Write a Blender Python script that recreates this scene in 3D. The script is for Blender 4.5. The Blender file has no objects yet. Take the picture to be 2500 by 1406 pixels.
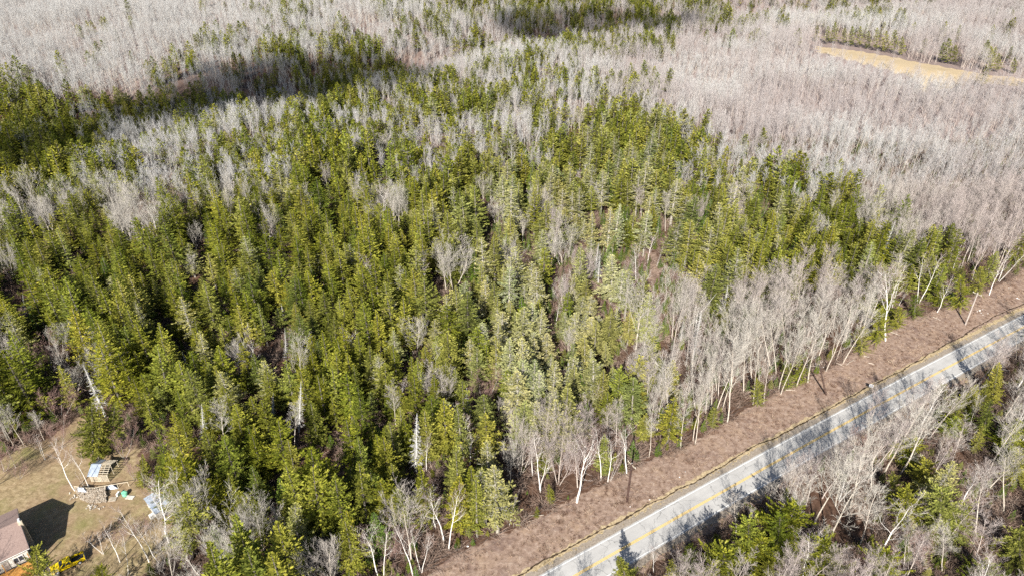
import bpy, math, random
import numpy as np

# ------------------------------------------------------------------ camera, sky, sun, exposure
W0, H0 = 2500.0, 1406.0           # the photograph's frame, used only to measure positions on the ground
F = 1667.0; PITCH = math.radians(31.7); HC = 114.0
cp, sp = math.cos(PITCH), math.sin(PITCH)
scene = bpy.context.scene
col = scene.collection

cd = bpy.data.cameras.new("camera"); cam = bpy.data.objects.new("camera", cd); col.objects.link(cam)
cam.location = (0, 0, HC); cam.rotation_euler = (math.pi / 2 - PITCH, 0, 0)
cd.sensor_width = 36; cd.lens = 36 * F / W0; cd.clip_start = 1; cd.clip_end = 9000
scene.camera = cam

def ray(x, y):
    u = (x - W0 / 2) / F; v = (H0 / 2 - y) / F
    return np.array([u, cp + v * sp, -sp + v * cp])

SUN = ray(1590, 800); SUN = SUN / np.linalg.norm(SUN)      # direction the light travels
elev = math.asin(-SUN[2]); az = math.atan2(-SUN[0], -SUN[1])

w = bpy.data.worlds.new("World"); scene.world = w; w.use_nodes = True
wn = w.node_tree; bg = wn.nodes["Background"]
sky = wn.nodes.new("ShaderNodeTexSky"); sky.sky_type = 'NISHITA'; sky.sun_disc = False
sky.sun_elevation = elev; sky.sun_rotation = az; sky.altitude = 100
wn.links.new(sky.outputs[0], bg.inputs[0]); bg.inputs[1].default_value = 0.055

ld = bpy.data.lights.new("sun", 'SUN'); ld.energy = 4.9; ld.angle = math.radians(0.55); ld.color = (1.0, 0.955, 0.88)
sun = bpy.data.objects.new("sun", ld); col.objects.link(sun)
import mathutils
sun.rotation_euler = mathutils.Vector(SUN).to_track_quat('-Z', 'Y').to_euler()
sun.location = (0, -50, 200)
scene.view_settings.view_transform = 'Standard'; scene.view_settings.look = 'None'
scene.view_settings.exposure = 1.02; scene.view_settings.gamma = 1
cy = scene.cycles
cy.use_denoising = False; cy.max_bounces = 4; cy.diffuse_bounces = 1; cy.glossy_bounces = 1; cy.transmission_bounces = 2; cy.transparent_max_bounces = 8

# ------------------------------------------------------------------ geometry helpers
rnd = random.Random(7)
nrg = np.random.default_rng(11)

def tagp(o, label=None, cat=None, group=None, kind=None):
    if label: o['label'] = label
    if cat: o['category'] = cat
    if group: o['group'] = group
    if kind: o['kind'] = kind
    return o

def empty(name, loc=(0, 0, 0), rot=(0, 0, 0), sc=(1, 1, 1)):
    o = bpy.data.objects.new(name, None); o.empty_display_size = .3
    o.location = loc; o.rotation_euler = rot; o.scale = sc; col.objects.link(o); return o

class MB:
    """collects faces and links them as one mesh object"""
    def __init__(s): s.v = []; s.f = []; s.m = []; s.c = []
    def add(s, vs, fs, mi=0, cl=0.5):
        n = len(s.v); s.v.extend([tuple(map(float, q)) for q in vs])
        for q in fs:
            s.f.append(tuple(i + n for i in q)); s.m.append(mi); s.c.append(cl)
    def box(s, c, d, yaw=0, mi=0, tilt=0, roll=0, cl=0.5):
        R = mathutils.Euler((roll, tilt, yaw)).to_matrix(); vs = []
        for x in (-.5, .5):
            for y in (-.5, .5):
                for z in (-.5, .5):
                    vs.append(tuple(R @ mathutils.Vector((x * d[0], y * d[1], z * d[2])) + mathutils.Vector(c)))
        s.add(vs, [(0, 1, 3, 2), (4, 6, 7, 5), (0, 4, 5, 1), (2, 3, 7, 6), (0, 2, 6, 4), (1, 5, 7, 3)], mi, cl)
    def tube(s, pts, rad, n=5, mi=0, cl=0.5, cap=True):
        pts = [np.array(p, float) for p in pts]; vs = []; k = len(pts)
        for i, p in enumerate(pts):
            d = pts[min(i + 1, k - 1)] - pts[max(i - 1, 0)]; d = d / (np.linalg.norm(d) + 1e-9)
            a = np.cross(d, (0, 0, 1.0)) if abs(d[2]) < .9 else np.cross(d, (1.0, 0, 0))
            a = a / np.linalg.norm(a); b = np.cross(d, a)
            for j in range(n):
                t = 2 * math.pi * j / n; vs.append(p + rad[i] * (math.cos(t) * a + math.sin(t) * b))
        fs = [(i * n + j, i * n + (j + 1) % n, (i + 1) * n + (j + 1) % n, (i + 1) * n + j) for i in range(k - 1) for j in range(n)]
        if cap: fs += [tuple(range(n))[::-1], tuple((k - 1) * n + j for j in range(n))]
        s.add(vs, fs, mi, cl)
    def ribbon(s, p, q, w0, w1, mi=0, cl=0.5, a=None):
        p = np.array(p); q = np.array(q); d = q - p
        if a is None: a = nrg.normal(size=3)
        a = np.cross(d, a); a = a / (np.linalg.norm(a) + 1e-9)
        s.add([p - a * w0, p + a * w0, q + a * w1, q - a * w1], [(0, 1, 2, 3)], mi, cl)
    def mesh(s, name, mats):
        me = bpy.data.meshes.new(name); me.from_pydata(s.v, [], s.f)
        for m in mats: me.materials.append(m)
        if len(mats) > 1: me.polygons.foreach_set('material_index', np.array(s.m, dtype=np.int32))
        at = me.attributes.new('clump', 'FLOAT', 'FACE'); at.data.foreach_set('value', np.array(s.c, dtype=np.float32))
        me.update(); return me
    def build(s, name, mats, parent=None, smooth=False):
        if not isinstance(mats, (list, tuple)): mats = [mats]
        me = s.mesh(name, mats)
        if smooth: me.polygons.foreach_set('use_smooth', [True] * len(me.polygons))
        o = bpy.data.objects.new(name, me); col.objects.link(o); o.parent = parent; return o

# ------------------------------------------------------------------ land form and measuring
def flat(x, y, z=0.0):
    d = ray(x, y); t = (z - HC) / d[2]; return np.array([d[0] * t, d[1] * t])

def seg_dist(X, Y, pts):
    """distance to a polyline, vectorised; also signed side of nearest segment"""
    best = np.full(np.shape(X), 1e9); side = np.zeros(np.shape(X))
    for a, b in zip(pts[:-1], pts[1:]):
        d = b - a; L2 = d @ d
        t = np.clip(((X - a[0]) * d[0] + (Y - a[1]) * d[1]) / L2, 0, 1)
        dx = X - a[0] - t * d[0]; dy = Y - a[1] - t * d[1]; D = np.hypot(dx, dy)
        sd = np.sign(d[0] * (Y - a[1]) - d[1] * (X - a[0]))
        m = D < best; best = np.where(m, D, best); side = np.where(m, sd, side)
    return best, side

def in_poly(X, Y, poly):
    inside = np.zeros(np.shape(X), bool); n = len(poly)
    for i in range(n):
        x1, y1 = poly[i]; x2, y2 = poly[(i + 1) % n]
        c = ((y1 > Y) != (y2 > Y)) & (X < (x2 - x1) * (Y - y1) / (y2 - y1 + 1e-12) + x1)
        inside ^= c
    return inside

RAV = [flat(*q) for q in ((-900, 360), (-200, 330), (200, 300), (550, 262), (900, 185), (1150, 130), (1500, 62), (1750, 44), (2100, 20))]
def gz(X, Y):
    X = np.asarray(X, float); Y = np.asarray(Y, float)
    D, s = seg_dist(X, Y, RAV)
    k = np.clip((Y - 230) / 120, 0, 1); k = k * k * (3 - 2 * k)
    dep = -11.0 * np.exp(-(D / 30.0) ** 2) * k
    far = np.where(s > 0, 1 - np.exp(-(D / 120.0) ** 2), 0) * 9 * k
    und = k * (2.0 * np.sin(X / 37.0 + 1) * np.sin(Y / 53.0) + 1.2 * np.sin(X / 19.0 + Y / 23.0))
    return dep + far + und

def P(x, y, z=0.0):
    d = ray(x, y); zz = 0.0
    for _ in range(30):
        t = (zz + z - HC) / d[2]; zz = .5 * zz + .5 * float(gz(d[0] * t, d[1] * t))
    t = (zz + z - HC) / d[2]; return np.array([d[0] * t, d[1] * t, HC + d[2] * t])

def proj(X, Y, Z):
    zc = Z - HC; dep = Y * cp - zc * sp
    dep = np.where(dep < 1, 1, dep)
    return W0 / 2 + F * X / dep, H0 / 2 - F * (Y * sp + zc * cp) / dep, dep

# ------------------------------------------------------------------ materials
def mat(name, build):
    m = bpy.data.materials.new(name); m.use_nodes = True; nt = m.node_tree; nt.nodes.clear()
    out = nt.nodes.new('ShaderNodeOutputMaterial'); build(nt, out); return m
def N(nt, t, **kw):
    n = nt.nodes.new(t)
    for k, v in kw.items():
        if k in n.inputs: n.inputs[k].default_value = v
        else: setattr(n, k, v)
    return n
def ramp(nt, fac, stops):
    r = nt.nodes.new('ShaderNodeValToRGB'); e = r.color_ramp.elements
    while len(e) < len(stops): e.new(.5)
    for el, (p, c) in zip(e, stops): el.position = p; el.color = (*c, 1)
    nt.links.new(fac, r.inputs[0]); return r.outputs[0]
def noise(nt, scale, detail=4, rough=.6, obj=False, vec=None):
    n = N(nt, 'ShaderNodeTexNoise'); n.inputs['Scale'].default_value = scale; n.inputs['Detail'].default_value = detail; n.inputs['Roughness'].default_value = rough
    if vec is None:
        if obj: vec = nt.nodes.new('ShaderNodeTexCoord').outputs['Object']
        else: vec = nt.nodes.new('ShaderNodeNewGeometry').outputs['Position']
    nt.links.new(vec, n.inputs['Vector']); return n.outputs['Fac']
def mixc(nt, f, a, b, mode='MIX'):
    n = nt.nodes.new('ShaderNodeMix'); n.data_type = 'RGBA'; n.blend_type = mode
    for s, v in ((0, f), (6, a), (7, b)):
        if isinstance(v, (int, float)): n.inputs[s].default_value = v
        elif isinstance(v, tuple): n.inputs[s].default_value = (*v, 1)
        else: nt.links.new(v, n.inputs[s])
    return n.outputs[2]
def mth(nt, op, a, b=0.0, clamp=False):
    n = nt.nodes.new('ShaderNodeMath'); n.operation = op; n.use_clamp = clamp
    for i, v in enumerate((a, b)):
        if isinstance(v, (int, float)): n.inputs[i].default_value = v
        else: nt.links.new(v, n.inputs[i])
    return n.outputs[0]
def attr(nt, name, typ='GEOMETRY'):
    n = nt.nodes.new('ShaderNodeAttribute'); n.attribute_name = name; n.attribute_type = typ; return n.outputs['Fac']

def leafy(name, stops_dark, stops_pale, trans=.12):
    """needle foliage: each tree has its own tint, each branch its own value"""
    def b(nt, out):
        tint = attr(nt, 'tint', 'INSTANCER'); cl = attr(nt, 'clump')
        rn = nt.nodes.new('ShaderNodeObjectInfo').outputs['Random']
        f = mth(nt, 'ADD', mth(nt, 'MULTIPLY', cl, .55), mth(nt, 'MULTIPLY', rn, .42)); r2n = mth(nt, 'FRACT', mth(nt, 'MULTIPLY', rn, 7.31))
        a = ramp(nt, f, stops_dark); p = ramp(nt, f, stops_pale)
        c = mixc(nt, tint, a, p); c = mixc(nt, 1.0, c, ramp(nt, r2n, [(0, (.80, .92, .95)), (.3, (.96, .98, .95)), (.7, (1, .98, .92)), (1, (1.0, .94, .85))]), 'MULTIPLY')
        d = N(nt, 'ShaderNodeBsdfDiffuse'); t = N(nt, 'ShaderNodeBsdfTranslucent')
        nt.links.new(c, d.inputs['Color']); nt.links.new(c, t.inputs['Color'])
        mx = N(nt, 'ShaderNodeMixShader'); mx.inputs[0].default_value = trans
        nt.links.new(d.outputs[0], mx.inputs[1]); nt.links.new(t.outputs[0], mx.inputs[2]); nt.links.new(mx.outputs[0], out.inputs[0])
    return mat(name, b)

def simple(name, c1, c2, scale=3.0, rough=.8, tint=None, obj=True, spec=.2, metal=0, detail=4, lo=.35, hi=.65):
    """two-tone surface; tint: a second pair of colours chosen per tree"""
    def b(nt, out):
        c = ramp(nt, noise(nt, scale, detail, obj=obj), [(lo, c1), (hi, c2)])
        if tint is not None:
            t = attr(nt, 'tint', 'INSTANCER')
            rn = nt.nodes.new('ShaderNodeObjectInfo').outputs['Random']
            t = mth(nt, 'ADD', t, mth(nt, 'MULTIPLY', mth(nt, 'SUBTRACT', rn, .5), .5), True)
            c = mixc(nt, t, c, ramp(nt, attr(nt, 'clump'), [(0, tint[0]), (1, tint[1])]))
        p = N(nt, 'ShaderNodeBsdfPrincipled'); p.inputs['Roughness'].default_value = rough
        p.inputs['Specular IOR Level'].default_value = spec; p.inputs['Metallic'].default_value = metal
        nt.links.new(c, p.inputs['Base Color']); nt.links.new(p.outputs[0], out.inputs[0])
    return mat(name, b)

M = {}
M['spruce'] = leafy('spruce_needles', [(0, (.032, .044, .007)), (.45, (.150, .165, .018)), (1, (.40, .375, .05))],
                    [(0, (.15, .15, .055)), (.5, (.35, .335, .145)), (1, (.58, .54, .30))])
M['fir'] = leafy('fir_needles', [(0, (.04, .075, .012)), (.5, (.12, .175, .02)), (1, (.23, .28, .04))],
                 [(0, (.07, .13, .04)), (.5, (.14, .22, .06)), (1, (.24, .33, .10))])
M['sprucebark'] = simple('spruce_bark', (.07, .06, .05), (.17, .15, .13), 2.0, tint=((.30, .27, .22), (.50, .46, .40)))
M['darktwig'] = simple('dark_twigs', (.07, .06, .04), (.16, .135, .10), 3.0)
M['lichen'] = simple('lichen_twigs', (.30, .29, .22), (.52, .50, .42), 3.0)
M['snag'] = simple('dead_wood', (.40, .39, .37), (.62, .60, .57), 3.0)
M['birch'] = simple('birch_bark', (.40, .37, .33), (.84, .80, .75), 1.6, lo=.28, hi=.42)
M['birchtwig'] = simple('birch_twigs', (.16, .105, .09), (.30, .21, .18), 3.0, tint=((.28, .22, .20), (.42, .36, .33)))
M['aspen'] = simple('pale_bark', (.42, .37, .30), (.66, .59, .50), 1.4, tint=((.38, .32, .28), (.60, .52, .47)))
M['aspentwig'] = simple('pale_twigs', (.33, .305, .265), (.58, .54, .48), 3.0, tint=((.30, .25, .235), (.50, .43, .40)))
M['fartwig'] = simple('haze_grey_twigs', (.32, .315, .305), (.58, .57, .55), 3.0, tint=((.26, .225, .22), (.47, .425, .41)))  # neutral grey puts the distance haze into the twig colour
M['redtwig'] = simple('reddish_twigs', (.20, .12, .10), (.36, .24, .21), 3.0)
M['greybark'] = simple('grey_bark', (.30, .27, .24), (.52, .48, .43), 1.5)

# ------------------------------------------------------------------ tree builders (nominal height 12 m)
def unit(v): return v / (np.linalg.norm(v) + 1e-9)

def spray(B, p, d, l, wd, up, cl, mi=0):
    s = np.cross(d, up); s = unit(s) * wd * .5
    m = p + d * l * .5
    B.add([p, m + s, p + d * l, m - s], [(0, 1, 2, 3)], mi, cl)

def spruce(seed, R=1.9, cb=.12, den=1.0, prof=.8, rough=.25, sz=.5, gaps=.1, lich=0.0, H=12.0, step=.27, nb=5, fmat='spruce', topw=.15):
    g = np.random.default_rng(seed); T = MB(); C = MB()
    bend = g.normal(size=2) * .12
    tp = lambda z: np.array([bend[0] * (z / H) ** 2, bend[1] * (z / H) ** 2, z])
    zs = np.linspace(0, H * .985, 9)
    T.tube([tp(z) - (0, 0, .3 if z == 0 else 0) for z in zs], [.17 * (1 - z / H) ** .8 + .015 for z in zs], 6, 0, .5)
    ang = g.uniform(0, 6.28); z = H * cb
    lob = g.uniform(.72, 1.2, (6, 8))
    while z < H * .99:
        t = (z - H * cb) / (H * (1 - cb))
        Lm = R * ((1 - t) ** prof * (1 if t > .12 else .55 + t * 3.7) + topw * (1 - t) ** .3 * .35)
        for k in range(nb):
            ang += 2 * math.pi / nb + g.normal() * .35
            if g.random() < gaps: continue
            L = Lm * g.uniform(1 - rough * 1.6, 1 + rough) * lob[min(5, int(t * 6)), int((ang % 6.283) / 6.284 * 8)]
            if L < .12: L = .12
            zz = z + g.uniform(-.5, .5) * step
            droop = -.28 + .9 * t ** 1.5 + g.normal() * .1
            h = np.array([math.cos(ang), math.sin(ang), 0.0]); p0 = tp(zz)
            cl = float(np.clip(g.normal(.5, .26), 0, 1))
            n = max(1, int(L / (.30 / den)))
            q = p0.copy(); dirv = unit(h + (0, 0, droop))
            if lich > 0 or L > 1.0: C.ribbon(p0, p0 + dirv * L * .8, .022, .01, 1, cl)
            dead = g.random() < lich
            for i in range(n):
                s = (i + .6) / n
                dv = unit(h + np.array([0, 0, droop + .55 * s * s]))
                q = p0 + dirv * L * s + np.array([0, 0, .22 * L * s * s * .5])
                if s < .22 and L > .9: continue
                for sd in (-1, 1):
                    a = math.radians(g.uniform(25, 75)) * sd
                    c, sn = math.cos(a), math.sin(a)
                    d2 = unit(np.array([dv[0] * c - dv[1] * sn, dv[0] * sn + dv[1] * c, dv[2] + g.uniform(-.25, .3)]))
                    up = unit(np.array([g.normal() * .45, g.normal() * .45, 1.0]))
                    l = sz * g.uniform(.6, 1.15) * (1.1 - .45 * s) * (.55 + .45 * min(1, L / 1.0))
                    if dead and g.random() < .75: C.ribbon(q, q + d2 * l * 1.1, .016, .006, 1, cl)
                    else: spray(C, q, d2, l, l * .46, up, float(np.clip(cl + g.normal() * .12, 0, 1)))
            up = unit(np.array([g.normal() * .4, g.normal() * .4, 1.0]))
            spray(C, p0 + dirv * L * .85 + np.array([0, 0, .11 * L]), unit(h + (0, 0, droop + .5)), sz * .9 * (.5 + .5 * min(1, L)), sz * .36, up, min(1, cl + .12))
        z += step * g.uniform(.8, 1.2) * (1 if t < .7 else .8)
    for i in range(6): spray(C, tp(H * .97), unit(np.array([g.normal() * .35, g.normal() * .35, 1])), .35, .12, unit(g.normal(size=3)), .7)
    # bare dead stubs below the crown
    for i in range(int(14 * (cb > .2) * cb * 3)):
        z = g.uniform(.12, cb) * H; a = g.uniform(0, 6.28); L = g.uniform(.3, .9)
        C.ribbon(tp(z), tp(z) + (math.cos(a) * L, math.sin(a) * L, g.uniform(-.2, .1)), .015, .006, 1, .5)
    return T.mesh('trunk', [M['sprucebark']]), C.mesh('crown', [M[fmat], M['lichen' if lich > 0 else 'darktwig']])

def snag(seed, H=12.0, R=1.3):
    g = np.random.default_rng(seed); T = MB(); C = MB()
    zs = np.linspace(0, H, 8); T.tube([(0, 0, z - (.3 if z == 0 else 0)) for z in zs], [.15 * (1 - z / H) + .02 for z in zs], 6)
    z = H * .2; ang = 0
    while z < H * .97:
        t = z / H; L0 = R * (1.05 - t)
        for k in range(4):
            ang += 1.57 + g.normal() * .4; L = L0 * g.uniform(.5, 1.2)
            h = np.array([math.cos(ang), math.sin(ang), -.25 + .5 * t]); p = np.array([0, 0, z]); q = p + unit(h) * L
            C.ribbon(p, q, .03, .012, 0, g.random(), (0, 0, 1.))
            for i in range(5):
                s = g.uniform(.3, 1); a = g.choice([-1, 1]) * g.uniform(.4, 1.1)
                d = np.array([h[0] * math.cos(a) - h[1] * math.sin(a), h[0] * math.sin(a) + h[1] * math.cos(a), g.uniform(-.3, .2)])
                C.ribbon(p + (q - p) * s, p + (q - p) * s + unit(d) * L * .35, .018, .007, 0, g.random())
        z += .26
    return T.mesh('trunk', [M['snag']]), C.mesh('crown', [M['snag']])

def bare(seed, H=12.0, r0=.15, cb=.4, limbs=10, ang=(25, 50), llen=.38, kids=(6, 5, 4), wig=.12, up=.12, stems=1, spread=.12,
         mats=('birch', 'birch', 'birchtwig'), rt=1.0, fork=False, lastlvl=4, conic=.4):
    g = np.random.default_rng(seed); T = MB(); C = MB()
    def grow(B, p, d, L, r, lvl, r1=.3):
        n = (9, 5, 4, 2, 1)[min(lvl, 4)]; pts = [p]; dd = d
        for i in range(n):
            dd = unit(dd + g.normal(size=3) * wig * (1 if lvl else .35) + np.array([0, 0, up * (1 if lvl else .5)]))
            pts.append(pts[-1] + dd * L / n)
        rad = [r * (1 - (1 - r1) * i / n) for i in range(n + 1)]
        cl = float(g.random())
        mi = 0 if lvl <= 2 else 1
        if lvl == 0: B.tube(pts, rad, 6, 0, cl)
        elif lvl == 1: B.tube(pts, rad, 4, 0, cl, False)
        elif lvl == 2: B.tube(pts, rad, 3, 0, cl, False)
        else:
            a = g.normal(size=3)
            for i in range(n): B.ribbon(pts[i], pts[i + 1], rad[i], rad[i + 1], mi, cl, a)
        return pts, rad
    def at(pts, rad, t):
        x = t * (len(pts) - 1); i = min(int(x), len(pts) - 2); f = x - i
        return pts[i] * (1 - f) + pts[i + 1] * f, rad[i] * (1 - f) + rad[i + 1] * f, unit(pts[i + 1] - pts[i])
    def kidsof(pts, rad, L, lvl, n, t0):
        for k in range(n):
            t = t0 + (1 - t0) * ((k + g.random() * .8) / n) ** (1.0)
            p, r, d = at(pts, rad, min(t, .995))
            a = math.radians(g.uniform(*ang) * (1 if lvl == 1 else .95)); az_ = g.uniform(0, 6.283)
            s = unit(np.cross(d, g.normal(size=3))); d2 = unit(d * math.cos(a) + s * math.sin(a))
            if lvl == 1:
                az_ = k * 2.399 + g.normal() * .4
                s = np.array([math.cos(az_), math.sin(az_), 0]); s = unit(s - d * (s @ d)); d2 = unit(d * math.cos(a) + s * math.sin(a))
                L2 = H * llen * (1 - conic * t) * g.uniform(.7, 1.15)
            else: L2 = L * g.uniform(.38, .62) * (1.15 - .45 * t)
            r2 = max(.43 * r * g.uniform(.7, 1), (.011, .011, .011, .0105, .0085)[lvl] * rt)
            q, rr = grow(C, p, d2, L2, r2, lvl, .35)
            if lvl < lastlvl: kidsof(q, rr, L2, lvl + 1, kids[lvl - 1], .12 if lvl > 1 else .2)
    for s in range(stems):
        a = 6.283 * s / stems + g.random(); off = np.array([math.cos(a), math.sin(a), 0]) * (.15 if stems > 1 else 0)
        d = unit(np.array([math.cos(a) * spread * (stems > 1), math.sin(a) * spread * (stems > 1), 1]) + g.normal(size=3) * .03)
        q, rr = grow(T, off - (0, 0, .2), d, H * (.97 if s == 0 else g.uniform(.75, .95)), r0 * (1 if stems == 1 else .8), 0, .12)
        kidsof(q, rr, H, 1, limbs, cb)
    return T.mesh('trunk', [M[mats[0]]]), C.mesh('crown', [M[mats[1]], M[mats[2]]])

V = {}                                # kind of tree -> list of (trunk mesh, crown mesh)
V['spruce'] = [spruce(1, 2.8, .12, sz=.50, den=1.5, prof=.95, step=.23), spruce(2, 2.4, .16, sz=.48, den=1.5, prof=1.0, step=.23, rough=.32), spruce(3, 3.1, .14, sz=.52, den=1.5, prof=.85, rough=.38, gaps=.18),
               spruce(4, 2.2, .22, sz=.50, den=1.5, prof=.82, rough=.42, gaps=.2), spruce(5, 2.9, .1, sz=.52, den=1.5, prof=1.05, gaps=.12), spruce(6, 2.5, .3, sz=.52, den=1.5, prof=.75, rough=.45, gaps=.24), spruce(7, 1.8, .18, sz=.46, den=1.5, prof=.85, rough=.4, gaps=.2)]
V['pale'] = [spruce(11, 2.0, .2, sz=.48, den=1.4, lich=.25, gaps=.15, prof=.75, rough=.35), spruce(12, 1.7, .32, sz=.46, den=1.4, lich=.35, gaps=.2, prof=.65, rough=.4),
             spruce(13, 2.3, .18, sz=.5, den=1.4, lich=.2, gaps=.15, prof=.85, rough=.3), spruce(14, 1.8, .25, sz=.46, den=1.4, lich=.5, gaps=.2, prof=.7, rough=.35)]
V['fir'] = [spruce(21, 2.5, .04, prof=1.05, rough=.12, sz=.65, gaps=.03, step=.42, fmat='fir'), spruce(22, 2.0, .05, prof=1.0, rough=.15, sz=.6, gaps=.05, step=.42, fmat='fir')]
V['broad'] = [spruce(31, 3.3, .12, prof=.65, rough=.42, sz=.56, den=1.5, gaps=.25, step=.25, topw=1.2), spruce(32, 3.0, .15, prof=.6, rough=.45, sz=.54, den=1.5, gaps=.25, step=.25, topw=1.4)]
V['snag'] = [snag(41), snag(42, R=1.0)]
V['birch'] = [bare(51, cb=.5, limbs=9, kids=(6, 5, 4), llen=.30, r0=.115, conic=.5, rt=.85), bare(52, cb=.42, limbs=10, kids=(6, 5, 4), llen=.34, r0=.12, wig=.16, rt=.75),
              bare(53, cb=.5, limbs=8, stems=2, spread=.18, kids=(5, 5, 4), llen=.28, r0=.105, rt=.8), bare(54, cb=.38, limbs=11, kids=(6, 5, 3), llen=.4, ang=(30, 60), r0=.13, wig=.2, rt=.8)]
A3 = ('aspen', 'aspentwig', 'aspentwig')
V['aspen'] = [bare(61, cb=.4, limbs=18, kids=(8, 5, 3), ang=(22, 42), llen=.28, mats=A3, r0=.085, rt=.75, wig=.08), bare(62, cb=.46, limbs=16, kids=(8, 5, 3), ang=(20, 38), llen=.30, mats=A3, r0=.09, rt=.75, wig=.08),
              bare(63, cb=.35, limbs=17, kids=(7, 4, 4), ang=(25, 46), llen=.30, mats=A3, r0=.08, rt=.75, wig=.09)]
V['maple'] = [bare(71, cb=.25, limbs=12, kids=(7, 5, 4), ang=(22, 42), llen=.62, conic=.35, up=.2, mats=A3, r0=.12, rt=.85), bare(72, cb=.2, limbs=9, stems=3, spread=.25, kids=(7, 5, 4), ang=(18, 36), llen=.5, up=.2, mats=A3, r0=.105, rt=.85)]
V['red'] = [bare(81, cb=.15, limbs=12, stems=3, spread=.3, kids=(6, 4, 4), ang=(18, 38), llen=.45, up=.22, mats=('greybark', 'redtwig', 'redtwig'), r0=.09, rt=1.1)]
FM = ('aspen', 'fartwig', 'fartwig')
V['farbare'] = [bare(91, cb=.35, limbs=13, kids=(6, 5, 0), ang=(16, 38), llen=.30, mats=FM, r0=.09, rt=1.25, lastlvl=3), bare(92, cb=.4, limbs=12, kids=(6, 5, 0), ang=(16, 36), llen=.27, mats=FM, r0=.085, rt=1.25, lastlvl=3),
                bare(93, cb=.25, limbs=14, kids=(7, 5, 0), ang=(20, 44), llen=.38, mats=FM, r0=.09, rt=1.25, lastlvl=3), bare(94, cb=.3, limbs=12, kids=(6, 5, 0), stems=2, ang=(18, 40), llen=.32, mats=FM, r0=.085, rt=1.25, lastlvl=3)]
V['farspruce'] = [spruce(101, 2.7, .15, sz=1.0, den=.6, step=.42, gaps=.15, rough=.35), spruce(102, 2.3, .2, sz=.95, den=.6, step=.42, gaps=.2, rough=.4, prof=.7)]
KINDS = list(V)

# ------------------------------------------------------------------ measured lines on the ground
def PL(q): return [P(*a)[:2] for a in q]
yc = np.array([flat(*q) for q in ((1500, 1352), (1686, 1244), (1796, 1176), (1924, 1112), (2036, 1050), (2140, 990), (2232, 940), (2312, 900), (2440, 828))])
u0 = unit(yc[-1] - yc[0]); n0 = np.array([-u0[1], u0[0]])
ss = (yc - yc[0]) @ u0; tt = (yc - yc[0]) @ n0
pc = np.polyfit(ss, tt, 2)
def road(s, off=0.0):
    t = np.polyval(pc, s); dt = np.polyval(np.polyder(pc), s)
    d = unit(u0 + n0 * dt); n = np.array([-d[1], d[0]]); return yc[0] + u0 * s + n0 * t + n * off
SS = np.arange(-90, 260, 2.0)
road_line = [road(s) for s in SS[::5]]
edge_px = [(700, 1640), (905, 1470), (1050, 1404), (1130, 1342), (1290, 1278), (1420, 1205), (1500, 1168), (1580, 1128), (1670, 1088), (1790, 1020), (1900, 955), (2015, 902), (2120, 836), (2200, 785), (2330, 742), (2440, 696), (2500, 655), (2600, 600), (2800, 500)]
forest_edge = PL(edge_px)
ditch_line = PL([(1100, 1500), (1330, 1367), (1400, 1328), (1500, 1279), (1608, 1220), (1700, 1176), (1740, 1150), (1856, 1084), (1904, 1064), (1980, 1020), (2076, 970), (2110, 951), (2140, 936), (2196, 906), (2273, 862), (2353, 818), (2404, 787), (2500, 740), (2640, 668), (2800, 590)])
yard_poly = [tuple(P(*q)[:2]) for q in ((-500, 1150), (0, 1125), (50, 1085), (110, 1078), (150, 1050), (200, 1010), (250, 1062), (322, 1035), (345, 1120), (340, 1185), (400, 1200), (430, 1290), (440, 1350), (350, 1406), (300, 1560), (-500, 1560))]
field_poly = [tuple(flat(*q)) for q in ((1990, 108), (2060, 113), (2160, 132), (2240, 152), (2330, 168), (2420, 180), (2520, 186), (2640, 190), (2640, 213), (2500, 214), (2400, 215), (2330, 220), (2266, 234), (2225, 199), (2140, 173), (2060, 151), (2000, 132))]
track_line = PL([(1560, 740), (1590, 690), (1600, 640), (1560, 600), (1545, 560)])

exec_parts = []
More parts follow.
